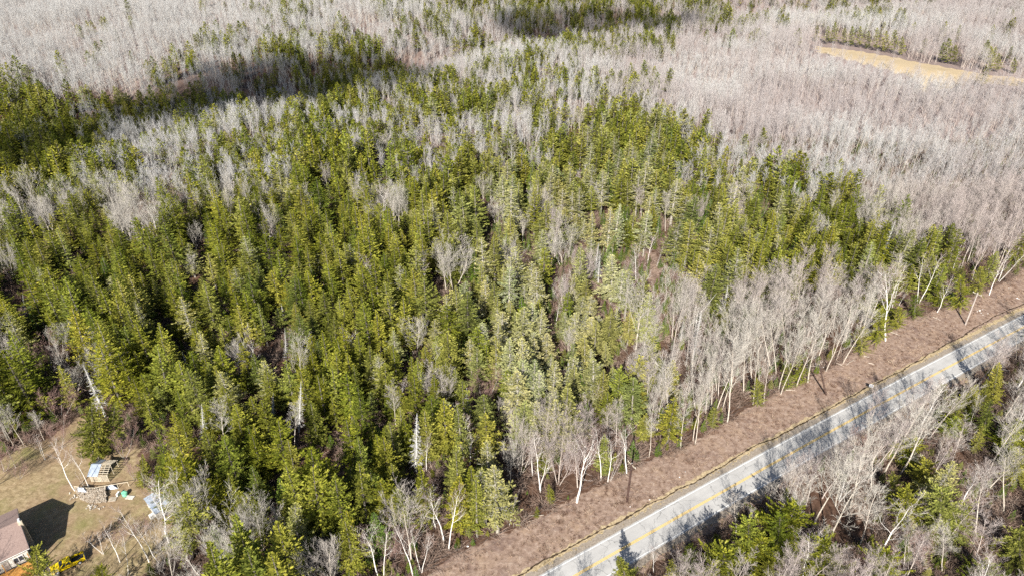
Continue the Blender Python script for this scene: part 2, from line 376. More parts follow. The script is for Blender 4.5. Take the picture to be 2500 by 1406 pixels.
# ------------------------------------------------------------------ ground
def ground_material():
    def b(nt, out):
        n1 = noise(nt, .9, 8, .75); n2 = noise(nt, .12, 4, .6); n3 = noise(nt, 6.0, 3, .7)
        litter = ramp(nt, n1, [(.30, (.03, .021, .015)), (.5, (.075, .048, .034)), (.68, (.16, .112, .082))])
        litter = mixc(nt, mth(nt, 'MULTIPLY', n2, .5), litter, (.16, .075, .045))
        slash = ramp(nt, n1, [(.32, (.12, .075, .052)), (.5, (.25, .17, .13)), (.66, (.40, .31, .25))])
        slash = mixc(nt, mth(nt, 'MULTIPLY', n3, .35), slash, (.36, .28, .22)); n6 = noise(nt, .22, 5, .7); slash = mixc(nt, ramp(nt, n6, [(.52, (0, 0, 0)), (.70, (.5, .5, .5))]), slash, (.38, .27, .18)); slash = mixc(nt, ramp(nt, n6, [(.34, (.6, .6, .6)), (.46, (0, 0, 0))]), slash, (.13, .085, .075))
        lawn = ramp(nt, n1, [(.30, (.13, .095, .05)), (.5, (.29, .22, .125)), (.68, (.43, .34, .215))])
        n4 = noise(nt, .05, 5, .7); lawn = mixc(nt, ramp(nt, n4, [(.44, (0, 0, 0)), (.56, (.45, .45, .45))]), lawn, (.26, .165, .11)); lawn = mixc(nt, ramp(nt, n3, [(.55, (0, 0, 0)), (.75, (.45, .45, .45))]), lawn, (.12, .08, .05))
        lawn = mixc(nt, ramp(nt, n2, [(.52, (0, 0, 0)), (.70, (.5, .5, .5))]), lawn, (.17, .19, .05))
        straw = ramp(nt, n1, [(.3, (.42, .32, .19)), (.7, (.58, .46, .30))]); straw = mixc(nt, ramp(nt, n2, [(.5, (0, 0, 0)), (.62, (.5, .5, .5))]), straw, (.38, .30, .18))
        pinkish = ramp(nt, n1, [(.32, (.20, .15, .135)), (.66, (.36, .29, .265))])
        def zone(name):
            return mth(nt, 'MULTIPLY', mth(nt, 'SUBTRACT', mth(nt, 'ADD', attr(nt, name), mth(nt, 'MULTIPLY', mth(nt, 'SUBTRACT', n1, .5), .8)), .35), 4, True)
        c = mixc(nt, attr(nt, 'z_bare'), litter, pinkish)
        c = mixc(nt, zone('z_slash'), c, slash); c = mixc(nt, zone('z_yard'), c, lawn); c = mixc(nt, zone('z_field'), c, straw)
        p = N(nt, 'ShaderNodeBsdfPrincipled'); p.inputs['Roughness'].default_value = .95; p.inputs['Specular IOR Level'].default_value = .1
        bm = N(nt, 'ShaderNodeBump'); bm.inputs['Strength'].default_value = .7; bm.inputs['Distance'].default_value = .25
        nt.links.new(n1, bm.inputs['Height']); nt.links.new(bm.outputs[0], p.inputs['Normal'])
        nt.links.new(c, p.inputs['Base Color']); nt.links.new(p.outputs[0], out.inputs[0])
    return mat('forest_floor', b)

GRID = ["0010012222344544432122101", "0111345554233321100001111", "7643434454555234100000000", "8842244554333589632000000",
        "7653356676677778768531000", "8765688899887887788886410", "6889899989687586888888664", "9999999999799884352111243",
        "8579999998688895511111111", "8328999998779999410000273", "3396899999455554310000123", "0005889998453333200013533",
        "0000468887587320113112541", "0001147433300000022112113"]
G = np.array([[int(c) for c in r] for r in GRID], float) / 9.0
def conifer_frac(px, py):
    gx = np.clip(px / 100 - .5, 0, 23.999); gy = np.clip(py / 100 - .5, 0, 12.999)
    i = gx.astype(int); j = gy.astype(int); fx = gx - i; fy = gy - j
    return (G[j, i] * (1 - fx) + G[j, i + 1] * fx) * (1 - fy) + (G[j + 1, i] * (1 - fx) + G[j + 1, i + 1] * fx) * fy

def axis(parts):
    out = []
    for a, b_, s in parts: out += list(np.arange(a, b_, s))
    return np.array(out)
gx = axis([(-4000, -700, 300), (-700, -140, 5), (-140, 170, 1.5), (170, 700, 5), (700, 4001, 300)])
gy = axis([(-3000, 0, 300), (0, 60, 10), (60, 240, 1.5), (240, 900, 4), (900, 6001, 300)])
GX, GY = np.meshgrid(gx, gy); GZ = gz(GX, GY)
nx, ny = len(gx), len(gy)
idx = np.arange(nx * ny).reshape(ny, nx)
fc = np.stack([idx[:-1, :-1], idx[:-1, 1:], idx[1:, 1:], idx[1:, :-1]], -1).reshape(-1, 4)
me = bpy.data.meshes.new('ground')
me.vertices.add(nx * ny); me.vertices.foreach_set('co', np.stack([GX, GY, GZ], -1).ravel())
me.loops.add(fc.size); me.loops.foreach_set('vertex_index', fc.ravel().astype(np.int32))
me.polygons.add(len(fc)); me.polygons.foreach_set('loop_start', np.arange(0, fc.size, 4, dtype=np.int32)); me.update(calc_edges=True)
me.polygons.foreach_set('use_smooth', [True] * len(fc))
_, side_e = seg_dist(GX, GY, forest_edge)
drd, side_r = seg_dist(GX, GY, road_line)
slash = ((side_e < 0) & (side_r > 0)) | (drd < 6)
yardm = in_poly(GX, GY, yard_poly); fieldm = in_poly(GX, GY, field_poly)
trk = seg_dist(GX, GY, track_line)[0] < 2.2
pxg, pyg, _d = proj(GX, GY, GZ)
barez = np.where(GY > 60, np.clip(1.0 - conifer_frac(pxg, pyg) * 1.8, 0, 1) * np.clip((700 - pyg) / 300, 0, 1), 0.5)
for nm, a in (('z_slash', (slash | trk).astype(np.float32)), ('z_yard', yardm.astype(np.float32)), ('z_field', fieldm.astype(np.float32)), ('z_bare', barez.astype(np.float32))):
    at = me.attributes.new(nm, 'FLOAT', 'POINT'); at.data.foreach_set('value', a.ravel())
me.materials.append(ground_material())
o = bpy.data.objects.new('ground', me); col.objects.link(o); tagp(o, kind='structure')

# ------------------------------------------------------------------ road and verges (sheets 4 mm and more above the ground)
def strip(name, o0, o1, z, m, jag=0.0, s0=-90, s1=258, kind='structure', line=None, step=1.0):
    g = np.random.default_rng(5); B = MB(); vs = []; ss_ = np.arange(s0, s1, step)
    for s in ss_:
        a = o0 + g.normal() * jag * .5; b_ = o1 + g.normal() * jag * .5
        p = road(s, a); q = road(s, b_); vs += [(p[0], p[1], z), (q[0], q[1], z)]
    B.add(vs, [(2 * i, 2 * i + 1, 2 * i + 3, 2 * i + 2) for i in range(len(ss_) - 1)])
    ob = B.build(name, m); return tagp(ob, kind=kind) if kind else ob

def asphalt():
    def b(nt, out):
        n1 = noise(nt, .25, 5, .65); n2 = noise(nt, 14, 3, .7)
        c = ramp(nt, n1, [(.3, (.35, .34, .325)), (.7, (.46, .45, .43))])
        c = mixc(nt, mth(nt, 'MULTIPLY', n2, .25), c, (.30, .295, .29))
        la = mth(nt, 'ABSOLUTE', mth(nt, 'SUBTRACT', mth(nt, 'ABSOLUTE', attr(nt, 'lat')), 1.65)); wear = mth(nt, 'SUBTRACT', 1, mth(nt, 'MULTIPLY', mth(nt, 'ABSOLUTE', mth(nt, 'SUBTRACT', la, .8)), 1.8), True)
        c = mixc(nt, mth(nt, 'MULTIPLY', wear, mth(nt, 'MULTIPLY', n1, .5)), c, (.50, .49, .47))
        n5 = noise(nt, .09, 3, .5); c = mixc(nt, ramp(nt, n5, [(.5, (0, 0, 0)), (.75, (.2, .2, .2))]), c, (.25, .245, .24))
        v = N(nt, 'ShaderNodeTexVoronoi', feature='DISTANCE_TO_EDGE'); v.inputs['Scale'].default_value = .16
        geo = nt.nodes.new('ShaderNodeNewGeometry'); nz = N(nt, 'ShaderNodeTexNoise'); nz.inputs['Scale'].default_value = .5; nz.inputs['Detail'].default_value = 6
        nt.links.new(geo.outputs['Position'], nz.inputs['Vector'])
        va = nt.nodes.new('ShaderNodeVectorMath'); va.operation = 'MULTIPLY_ADD'; va.inputs[1].default_value = (3.5, 3.5, 0)
        nt.links.new(nz.outputs['Color'], va.inputs[0]); nt.links.new(geo.outputs['Position'], va.inputs[2]); nt.links.new(va.outputs[0], v.inputs['Vector'])
        crack = mth(nt, 'LESS_THAN', v.outputs['Distance'], .007)
        c = mixc(nt, mth(nt, 'MULTIPLY', crack, .55), c, (.08, .08, .08))
        p = N(nt, 'ShaderNodeBsdfPrincipled'); p.inputs['Roughness'].default_value = .85
        nt.links.new(c, p.inputs['Base Color']); nt.links.new(p.outputs[0], out.inputs[0])
    return mat('asphalt', b)
def paint(name, c, worn):
    def b(nt, out):
        n = noise(nt, 2.5, 6, .8); f = ramp(nt, n, [(.36, (0, 0, 0)), (.46, (1, 1, 1))])
        cc = mixc(nt, f, worn, c)
        p = N(nt, 'ShaderNodeBsdfPrincipled'); p.inputs['Roughness'].default_value = .7
        nt.links.new(cc, p.inputs['Base Color']); nt.links.new(p.outputs[0], out.inputs[0])
    return mat(name, b)
M['asphalt'] = asphalt()
M['white_paint'] = paint('white_paint', (.78, .78, .76), (.42, .41, .40)); M['yellow_paint'] = paint('yellow_paint', (.78, .50, .06), (.58, .42, .14))
M['gravel'] = simple('shoulder_gravel', (.20, .165, .13), (.34, .29, .235), 3.0, .95, obj=False)
M['straw'] = simple('dead_verge_grass', (.27, .20, .115), (.50, .40, .25), 2.2, .95, obj=False, detail=8)
M['ditchdark'] = simple('ditch_dark', (.028, .018, .012), (.075, .05, .03), 2.0, .9, obj=False)
print('ditch off', [round(float(seg_dist(np.array([q[0]]), np.array([q[1]]), road_line)[0][0]), 2) for q in ditch_line]); strip('verge', 3.0, 6.1, .03, M['straw'], .4)
strip('shoulder', 3.0, 5.0, .034, M['gravel'], .35)
strip('shoulder', -5.0, -3.0, .034, M['gravel'], .35)
B = MB(); offs = np.array([-3.62, -2.6, -1.65, -.8, 0, .8, 1.65, 2.6, 3.62]); rs = np.arange(-90, 258, 1.0); lat = []
g = np.random.default_rng(8)
for s in rs:
    for o_ in offs:
        oo = o_ + (g.normal() * .05 if abs(o_) > 3 else 0); p_ = road(s, oo); B.v.append((p_[0], p_[1], .038)); lat.append(o_)
k_ = len(offs)
for i in range(len(rs) - 1):
    for j in range(k_ - 1): B.f.append((i * k_ + j, i * k_ + j + 1, (i + 1) * k_ + j + 1, (i + 1) * k_ + j)); B.m.append(0); B.c.append(.5)
rd = tagp(B.build('road', M['asphalt']), kind='structure'); at = rd.data.attributes.new('lat', 'FLOAT', 'POINT'); at.data.foreach_set('value', np.array(lat, dtype=np.float32))
B = MB()
def lineto(B, off, wd, z, gap=None):
    for s in np.arange(-90, 258, 1.0):
        p, q = road(s, off - wd / 2), road(s, off + wd / 2); p2, q2 = road(s + 1, off - wd / 2), road(s + 1, off + wd / 2)
        B.add([(*p, z), (*q, z), (*q2, z), (*p2, z)], [(0, 1, 2, 3)])
lineto(B, 3.22, .15, .043); lineto(B, -3.22, .15, .043)
tagp(B.build('edge_line_markings', M['white_paint'], None), kind='structure')
B = MB(); lineto(B, .15, .15, .043); lineto(B, -.15, .15, .043)
tagp(B.build('centre_line_markings', M['yellow_paint'], None), kind='structure')
B = MB(); g = np.random.default_rng(3); vs = []; dl = np.array(ditch_line); seg = np.linalg.norm(np.diff(dl, axis=0), axis=1); cum = np.r_[0, np.cumsum(seg)]
ssd = np.arange(0, cum[-1], .45); ddx = np.interp(ssd, cum, dl[:, 0]); ddy = np.interp(ssd, cum, dl[:, 1]); nn = len(ssd)
wob = np.convolve(g.normal(size=nn + 8), np.ones(9) / 9, 'valid')[:nn]
for i in range(nn):
    w_ = .07 + .09 * abs(g.normal()) ; a = wob[i] * .5
    vs += [(ddx[i] - n0[0] * (w_ - a), ddy[i] - n0[1] * (w_ - a), .046), (ddx[i] + n0[0] * (w_ + a), ddy[i] + n0[1] * (w_ + a), .046)]
B.add(vs, [(2 * i, 2 * i + 1, 2 * i + 3, 2 * i + 2) for i in range(nn - 1)])
tagp(B.build('ditch_dark_strip', M['ditchdark']), kind='structure')  # narrow flat dark strip with a ragged edge along the ditch line

# ------------------------------------------------------------------ trees: where they stand
indiv = []        # dicts for trees that are things of their own
def solve(b, t):
    X = P(*b); lo, hi = .5, 40.0
    for _ in range(40):
        h = .5 * (lo + hi); _, y, _d = proj(X[0], X[1], X[2] + h)
        if y < t[1]: hi = h
        else: lo = h
    x, y, d = proj(X[0], X[1], X[2] + h); dx = float(t[0] - x) * float(d) / F
    return X, h, dx

LOOK = {'spruce': ('spruce_tree', 'spruce', 'olive green spruce'), 'pale': ('spruce_tree', 'spruce', 'pale lichen grey spruce'), 'fir': ('fir_tree', 'fir', 'fresh green young fir'),
        'broad': ('spruce_tree', 'spruce', 'broad bushy green spruce'), 'snag': ('dead_spruce_tree', 'dead spruce', 'dead grey spruce with bare branches'), 'birch': ('birch_tree', 'birch', 'leafless white birch'),
        'aspen': ('aspen_tree', 'aspen', 'leafless pale barked aspen'), 'maple': ('maple_tree', 'maple', 'leafless maple with a wide grey fan crown'), 'red': ('red_shrub', 'shrub', 'reddish leafless shrub'),
        'farbare': ('aspen_tree', 'aspen', 'leafless pale grey aspen'), 'farspruce': ('spruce_tree', 'spruce', 'dark green spruce')}
GROUPS = {'spruce_tree': 'spruces of the stand', 'fir_tree': 'young firs among the spruces', 'dead_spruce_tree': 'dead spruces', 'birch_tree': 'white birches', 'aspen_tree': 'leafless aspens',
          'maple_tree': 'leafless maples', 'red_shrub': 'reddish shrubs'}
manual = [
 # yard and lower left
 ('birch', (183, 1197), (110, 1088), 1.15, 'big white birch leaning left beside the end of the firewood pile'),
 ('birch', (218, 1191), (170, 1083), .6, 'slim white birch just behind the firewood pile, below the open shed'),
 ('birch', (206, 1189), (186, 1150), .5, 'small crooked birch sapling between the two birches at the woodpile'),
 ('spruce', (229, 1126), (222, 975), 1.0, 'dark spruce directly above the open framed shed, its trunk bare'),
 ('spruce', (241, 1124), (244, 985), .8, 'dark spruce close behind the ridge of the open framed shed'),
 ('spruce', (269, 1106), (278, 980), 1.0, 'dark spruce with a bare lower trunk behind the open shed corner'),
 ('birch', (414, 1326), (386, 1190), 1.35, 'wide forked white birch whose limbs cross the metal shed roof'),
 ('birch', (364, 1371), (302, 1240), .8, 'tall thin white birch leaning left over the lawn edge'),
 ('birch', (293, 1372), (262, 1297), 1.2, 'short spreading white birch above and right of the yellow pickup'),
 ('birch', (252, 1352), (212, 1300), 1.4, 'low spreading birch whose twigs reach over the pickup tail'),
 ('birch', (387, 1372), (335, 1270), .7, 'thin birch between the lawn edge birch and the forked birch'),
 ('birch', (313, 1402), (308, 1300), .6, 'thin straight birch in the tree shadow at the lawn foot'),
 ('maple', (430, 1440), (400, 1318), 1.3, 'grey spreading leafless tree at the bottom edge beyond the driveway'),
 ('broad', (100, 1440), (86, 1341), .75, 'bushy spruce growing in front of the orange deck'),
 ('broad', (262, 1462), (245, 1382), .7, 'bushy spruce at the bottom edge just below the yellow pickup'),
 ('spruce', (470, 1362), (456, 1203), 1.3, 'tall olive spruce right of the metal roofed shed'),
 ('spruce', (352, 1190), (346, 1110), 1.0, 'small bright spruce at the lawn edge above the metal shed'),
 ('aspen', (108, 1074), (84, 1005), 1.2, 'leafless tree at the top of the lawn, nearest to the dark spruces'),
 ('aspen', (59, 1087), (30, 1000), 1.2, 'leafless tree at the top of the lawn, middle one of three'),
 ('aspen', (36, 1089), (2, 1005), 1.2, 'leafless tree at the lawn top beside the frame edge'),
 ('birch', (39, 1143), (18, 1093), .7, 'lone thin sapling standing on the open lawn'),
 ('birch', (110, 1122), (88, 1062), .8, 'thin pale sapling on the lawn behind the leaning birch'),
 ('maple', (185, 975), (180, 900), 1.2, 'grey leafless maple in the gap above the dark yard spruces'),
 ('maple', (242, 960), (240, 868), 1.5, 'large pale fan shaped maple above the dark yard spruces'),
 ('maple', (152, 868), (142, 795), 1.2, 'rounded leafless maple at the left among olive spruces'),
 ('red', (122, 902), (112, 835), 1.6, 'reddish brown leafless maple just below a paler rounded maple'),
 ('maple', (222, 872), (215, 815), 1.2, 'low pale leafless crown at the left between spruces'),
 ('red', (100, 1010), (70, 958), 1.6, 'reddish leafless bush left of the big fan shaped maple'), ('red', (150, 1020), (140, 945), 1.7, 'pinkish leafless bush below the big fan shaped maple'),
 ('maple', (34, 694), (11, 603), .9, 'pale leafless maple at the left frame edge halfway down'),
 # forest edge along the cleared strip, from the bottom up
 ('birch', (925, 1412), (908, 1280), .9, 'twin topped birch at the bottom edge, lowest along the cleared strip'),
 ('birch', (938, 1412), (932, 1290), .7, 'second birch at the bottom edge, right of a twin topped birch'),
 ('birch', (1008, 1404), (976, 1290), 1.0, 'white birch leaning left at the lower tip of the forest edge'),
 ('birch', (1028, 1397), (1021, 1290), .9, 'crooked white birch right of the one leaning left'),
 ('birch', (1064, 1289), (1058, 1198), 1.1, 'white birch with a round crown behind the lower forest edge'),
 ('birch', (1096, 1343), (1100, 1202), .9, 'brown twigged birch clump right of the round crowned birch'),
 ('birch', (1042, 1154), (1040, 1062), .9, 'white birch beside the dead grey spruce'),
 ('birch', (1130, 1101), (1121, 992), 1.1, 'tall forked white birch high above the lower forest edge'),
 ('birch', (1147, 1152), (1145, 1068), .8, 'slim birch just below the tall forked birch'),
 ('birch', (1119, 1164), (1110, 1090), 1.0, 'pale leafless tree left of the slim birch'),
 ('birch', (1244, 1282), (1256, 1206), .4, 'crooked broken birch stem at the strip edge'),
 ('maple', (1245, 1185), (1249, 1100), 1.3, 'grey dense leafless crown between two white birches'),
 ('birch', (1318, 1199), (1319, 1078), 1.3, 'large white birch with a wide fork near the strip edge'),
 ('birch', (1408, 1226), (1411, 1083), 1.3, 'brightest white birch, wide forked, standing on the strip edge'),
 ('birch', (1467, 1172), (1469, 1046), .9, 'straight white birch right of the brightest forked birch'),
 ('birch', (1484, 1175), (1505, 1062), .8, 'curved white birch right of the straight one'),
 ('birch', (1490, 1174), (1516, 1105), .4, 'short bent birch stem leaning right near the lower pole'),
 ('birch', (1530, 1155), (1535, 1038), 1.1, 'white birch just behind the lower utility pole'),
 ('birch', (1440, 1135), (1442, 1080), .8, 'small birch behind the straight white birch'),
 ('snag', (1016, 1154), (1018, 1008), 1.3, 'dead white spruce with bare drooping branches and a leaning pole'),
 ('maple', (1235, 1046), (1238, 981), 1.0, 'pale leafless tree among grey spruces above the strip'),
 ('birch', (981, 988), (983, 920), 1.2, 'leafless tree in the dark spruces, left of a pair'), ('birch', (999, 988), (1005, 938), 1.0, 'leafless tree in the dark spruces, right of a pair'),
 ('red', (1184, 988), (1181, 915), 1.5, 'red brown leafless bush in the black gap between stands'),
 ('aspen', (1584, 1116), (1596, 1000), .9, 'pale aspen at the left end of the tall aspen row'),
 ('aspen', (1642, 1060), (1648, 905), 1.3, 'pinkish crowned aspen, broadest in the left part of the row'),
 ('aspen', (1662, 1094), (1688, 945), 1.0, 'leaning pale aspen with a long bare trunk, lowest of the row'),
 ('aspen', (1692, 1074), (1722, 920), .9, 'first of two close aspens leaning right, left one'),
 ('aspen', (1697, 1084), (1742, 924), .8, 'second of two close aspens leaning right, right one'),
 ('aspen', (1776, 1032), (1818, 835), 1.1, 'tallest white trunked aspen standing forward on the strip edge'),
 ('aspen', (1736, 1008), (1752, 870), 1.0, ''), ('aspen', (1750, 1000), (1782, 850), 1.0, ''), ('aspen', (1763, 1000), (1790, 830), .9, ''), ('aspen', (1722, 1010), (1728, 880), .9, ''),
 ('aspen', (1838, 986), (1868, 860), .9, ''), ('aspen', (1865, 984), (1890, 842), .9, ''), ('aspen', (1901, 952), (1935, 800), 1.0, ''), ('aspen', (1906, 962), (1944, 815), .9, ''),
 ('aspen', (1944, 943), (1985, 790), 1.1, ''), ('aspen', (1972, 934), (2010, 770), 1.1, ''), ('aspen', (1994, 885), (2030, 745), 1.0, ''), ('aspen', (2016, 906), (2058, 760), 1.1, 'thick white aspen beside the shadow of the middle pole'),
 ('aspen', (2040, 882), (2075, 770), .8, ''), ('aspen', (2057, 888), (2108, 760), 1.1, ''), ('aspen', (2030, 880), (2050, 740), .9, ''), ('aspen', (1945, 905), (1965, 760), 1.0, ''),
 ('aspen', (1895, 915), (1905, 770), 1.0, ''), ('aspen', (1855, 935), (1865, 770), 1.0, ''), ('aspen', (1815, 960), (1830, 790), 1.0, ''), ('aspen', (1780, 970), (1785, 800), 1.0, ''),
 ('aspen', (1700, 1015), (1700, 880), 1.0, ''), ('aspen', (1835, 930), (1840, 750), 1.0, ''), ('aspen', (1920, 890), (1935, 730), 1.0, ''), ('aspen', (1980, 865), (1995, 715), 1.0, ''), ('aspen', (2085, 850), (2115, 715), 1.0, ''),
 ('aspen', (1880, 900), (1880, 745), 1.0, ''), ('aspen', (2060, 850), (2080, 700), 1.0, ''), ('aspen', (2100, 830), (2130, 690), 1.0, ''), ('aspen', (1790, 930), (1800, 760), 1.0, ''),
 ('aspen', (2120, 812), (2150, 672), 1.0, ''), ('aspen', (2010, 845), (2025, 700), 1.0, ''), ('aspen', (1960, 850), (1965, 712), 1.0, ''), ('aspen', (1750, 960), (1750, 810), 1.0, ''),
 ('birch', (2162, 832), (2188, 657), .9, 'white birch rising beside bushy spruces near the row end'), ('birch', (2173, 778), (2190, 660), .8, ''), ('birch', (2192, 752), (2212, 708), 1.0, ''),
 ('birch', (2241, 742), (2272, 620), 1.0, 'forked white birch right of the aspen row'), ('birch', (2288, 762), (2320, 677), .9, 'leaning birch above the upper cleared strip'), ('birch', (2324, 668), (2346, 590), .8, ''),
 ('birch', (2415, 720), (2452, 625), 1.0, 'white birch on the strip edge right of the upper utility pole'), ('birch', (2438, 688), (2492, 608), 1.1, 'last leaning birch at the right frame edge above the strip'),
 ('birch', (2085, 700), (2080, 650), .8, ''), ('snag', (2012, 720), (2045, 640), 1.0, 'leaning dead grey spruce behind the aspen row'),
 ('broad', (2144, 838), (2147, 757), .9, ''), ('broad', (2100, 865), (2108, 800), .9, ''), ('broad', (2190, 806), (2195, 752), .9, ''), ('broad', (2232, 776), (2236, 722), 1.0, ''), ('broad', (2290, 752), (2298, 700), 1.0, ''),
 ('broad', (2345, 752), (2345, 680), 1.0, 'bushy spruce left of the upper utility pole'), ('broad', (2385, 718), (2395, 655), .9, 'bushy spruce just behind the upper utility pole'), ('broad', (2480, 672), (2486, 645), .8, ''),
 ('broad', (1738, 1046), (1745, 998), .8, 'low bushy spruce at the foot of the leaning aspens'), ('broad', (1955, 940), (1950, 870), .7, ''), ('broad', (1850, 990), (1850, 930), .7, ''), ('broad', (1925, 950), (1925, 890), .7, ''),
 # single bare trees inside the stand
 ('maple', (1552, 852), (1567, 716), 1.5, 'largest pale fan shaped maple in the middle of the stand'), ('maple', (1373, 656), (1350, 570), 1.5, 'wide grey maple crown, left of a close pair'), ('maple', (1388, 632), (1396, 565), 1.2, 'grey maple crown, right of a close pair'),
 ('birch', (1552, 684), (1558, 596), 1.1, 'pale leafless tree left of the brown woodland track'), ('birch', (1580, 650), (1590, 573), .9, 'birch with reddish crown at the top of the woodland track'), ('birch', (1603, 650), (1622, 600), .5, ''),
 ('aspen', (1624, 735), (1632, 658), 1.2, 'pale leafless tree right of the brown woodland track'), ('birch', (1693, 846), (1704, 752), 1.2, 'white trunk forked birch with reddish twigs left of the aspens'), ('aspen', (1624, 565), (1626, 480), 1.3, 'rounded pale leafless crown in the upper stand'),
 ('maple', (1214, 556), (1206, 492), 1.4, 'pale rounded maple in the upper middle of the stand'), ('maple', (1276, 600), (1277, 535), 1.3, 'leafless maple right of the pale rounded maple'), ('maple', (1109, 708), (1110, 606), 1.5, 'pale maple on open brown ground in the middle left'),
 ('maple', (1090, 712), (1076, 616), 1.3, 'left half of the pale maple pair on brown ground'), ('birch', (1357, 797), (1359, 744), 1.1, ''), ('birch', (1333, 850), (1333, 800), 1.1, ''), ('maple', (1388, 868), (1392, 803), 1.0, ''),
 ('birch', (652, 656), (649, 598), .8, 'small white birch in the dark left stand'), ('maple', (480, 622), (478, 560), 1.1, ''), ('maple', (1458, 505), (1458, 450), 1.3, ''), ('maple', (1180, 500), (1178, 440), 1.4, ''),
 ('maple', (2000, 610), (2006, 530), 1.2, ''), ('maple', (1415, 330), (1415, 280), 1.5, ''), ('maple', (1015, 868), (1010, 782), 1.2, ''), ('maple', (800, 480), (795, 415), 1.2, ''), ('maple', (935, 395), (935, 330), 1.5, ''),
 ('maple', (1640, 690), (1650, 655), 1.2, ''), ('snag', (1460, 695), (1465, 610), 1.2, 'chalk white dead spruce spire in the middle of the stand'), ('snag', (1680, 800), (1750, 715), .9, ''), ('snag', (500, 1090), (492, 985), 1.0, 'dead grey spruce spire in the lower left stand'),
 ('snag', (665, 1030), (667, 958), 1.1, 'chalky dead spruce tip in the lower left stand'), ('snag', (700, 890), (695, 800), .8, ''), ('snag', (730, 1060), (735, 930), 1.1, ''), ('snag', (62, 780), (55, 715), .8, ''),
 ('broad', (1505, 1010), (1513, 905), .8, 'layered bright spruce left of the tall aspen row'), ('spruce', (985, 1285), (975, 1195), 1.4, 'wide yellow green spruce above the lowest birches'), ('spruce', (1165, 1310), (1162, 1165), 1.0, 'dense green spruce near the strip edge, left of a grey one'),
 ('pale', (1215, 1300), (1210, 1140), 1.4, 'grey green spruce by the strip edge, right of a greener one'), ('broad', (1262, 1115), (1262, 1062), .8, ''), ('broad', (1345, 1232), (1340, 1185), .5, ''),
 # far side of the road
 ('aspen', (1882, 1300), (1926, 1138), 1.1, ''), ('aspen', (1925, 1330), (1958, 1200), 1.0, ''), ('aspen', (1986, 1282), (2030, 1100), 1.2, 'tall pale aspen below the road, crown nearest the white line'), ('aspen', (2024, 1325), (2102, 1120), 1.3, ''), ('aspen', (2090, 1348), (2158, 1205), 1.3, ''),
 ('aspen', (2124, 1208), (2164, 1095), 1.2, ''), ('aspen', (2156, 1162), (2224, 975), 1.3, ''), ('aspen', (2196, 1160), (2286, 975), 1.3, ''), ('aspen', (2278, 1140), (2334, 1060), 1.2, ''), ('aspen', (1972, 1370), (2020, 1290), 1.2, ''),
 ('aspen', (2416, 1148), (2482, 995), 1.2, ''), ('aspen', (2364, 1052), (2382, 975), 1.0, 'small pale tree between the two rows of green below the road'), ('aspen', (2360, 980), (2360, 915), 1.0, ''), ('aspen', (1796, 1310), (1800, 1215), 1.0, ''), ('birch', (1596, 1396), (1598, 1340), .8, 'lone small leafless tree in the dark shade below the road'),
 ('aspen', (1834, 1296), (1834, 1230), .9, ''), ('aspen', (2208, 1380), (2234, 1280), 1.3, ''), ('aspen', (2300, 1400), (2316, 1280), 1.4, ''), ('aspen', (2380, 1300), (2422, 1175), 1.4, ''), ('aspen', (2040, 1235), (2060, 1085), 1.2, ''), ('aspen', (2075, 1240), (2105, 1050), 1.2, ''),
 ('aspen', (1930, 1290), (1950, 1165), 1.1, ''), ('aspen', (1870, 1250), (1880, 1170), 1.0, ''), ('aspen', (2230, 1110), (2250, 985), 1.1, ''), ('aspen', (2450, 1250), (2480, 1120), 1.2, ''), ('aspen', (2480, 880), (2490, 800), 1.2, 'pale leafless tree at the right edge touching the road'), ('aspen', (2440, 900), (2450, 850), 1.0, ''),
 ('broad', (1830, 1385), (1826, 1275), 1.1, 'bushy spruce below the road, crown beside leaning aspens'), ('broad', (1895, 1370), (1905, 1258), .8, ''), ('broad', (1756, 1440), (1758, 1342), 1.1, 'bushy spruce at the bottom edge below the dark road shade'), ('broad', (2010, 1440), (2010, 1320), 1.0, ''),
 ('broad', (2182, 1240), (2184, 1162), .8, 'narrow spruce in the gap right of the tall pale aspens'), ('broad', (2215, 1290), (2215, 1195), .9, ''), ('broad', (2290, 1310), (2300, 1200), 1.3, ''), ('broad', (2255, 1200), (2262, 1125), 1.1, ''), ('broad', (2160, 1450), (2160, 1345), 1.1, ''),
 ('spruce', (2420, 985), (2440, 885), 1.0, 'tall narrow spruce below the road casting its shadow over both lanes'), ('spruce', (2395, 1010), (2410, 925), 1.0, ''), ('spruce', (2400, 1060), (2415, 975), .9, ''), ('broad', (2295, 985), (2302, 940), 1.0, 'small spruce tight beside the road below its white line'), ('spruce', (2380, 1105), (2400, 1040), 1.0, ''),
 ('broad', (1682, 1400), (1684, 1335), .8, ''), ('spruce', (1540, 1440), (1510, 1360), 1.3, ''), ('spruce', (1650, 1440), (1640, 1365), 1.0, ''), ('broad', (1880, 1440), (1875, 1375), 1.0, ''), ('broad', (2490, 1390), (2490, 1300), 1.2, ''), ('broad', (2480, 1180), (2490, 1110), 1.2, ''),
]
manual += [('farspruce', (x, y), (x + 3, y - hh), 1.1, '') for x, y, hh in ((1992, 104, 40), (2018, 110, 44), (2036, 108, 50), (2060, 112, 42), (2078, 115, 48), (2098, 118, 52), (2118, 121, 44), (2140, 126, 56), (2160, 128, 50), (2182, 133, 58), (2200, 137, 46), (2300, 155, 50), (2316, 157, 62), (2332, 160, 48), (2418, 176, 60), (2436, 178, 46), (2474, 182, 40))]
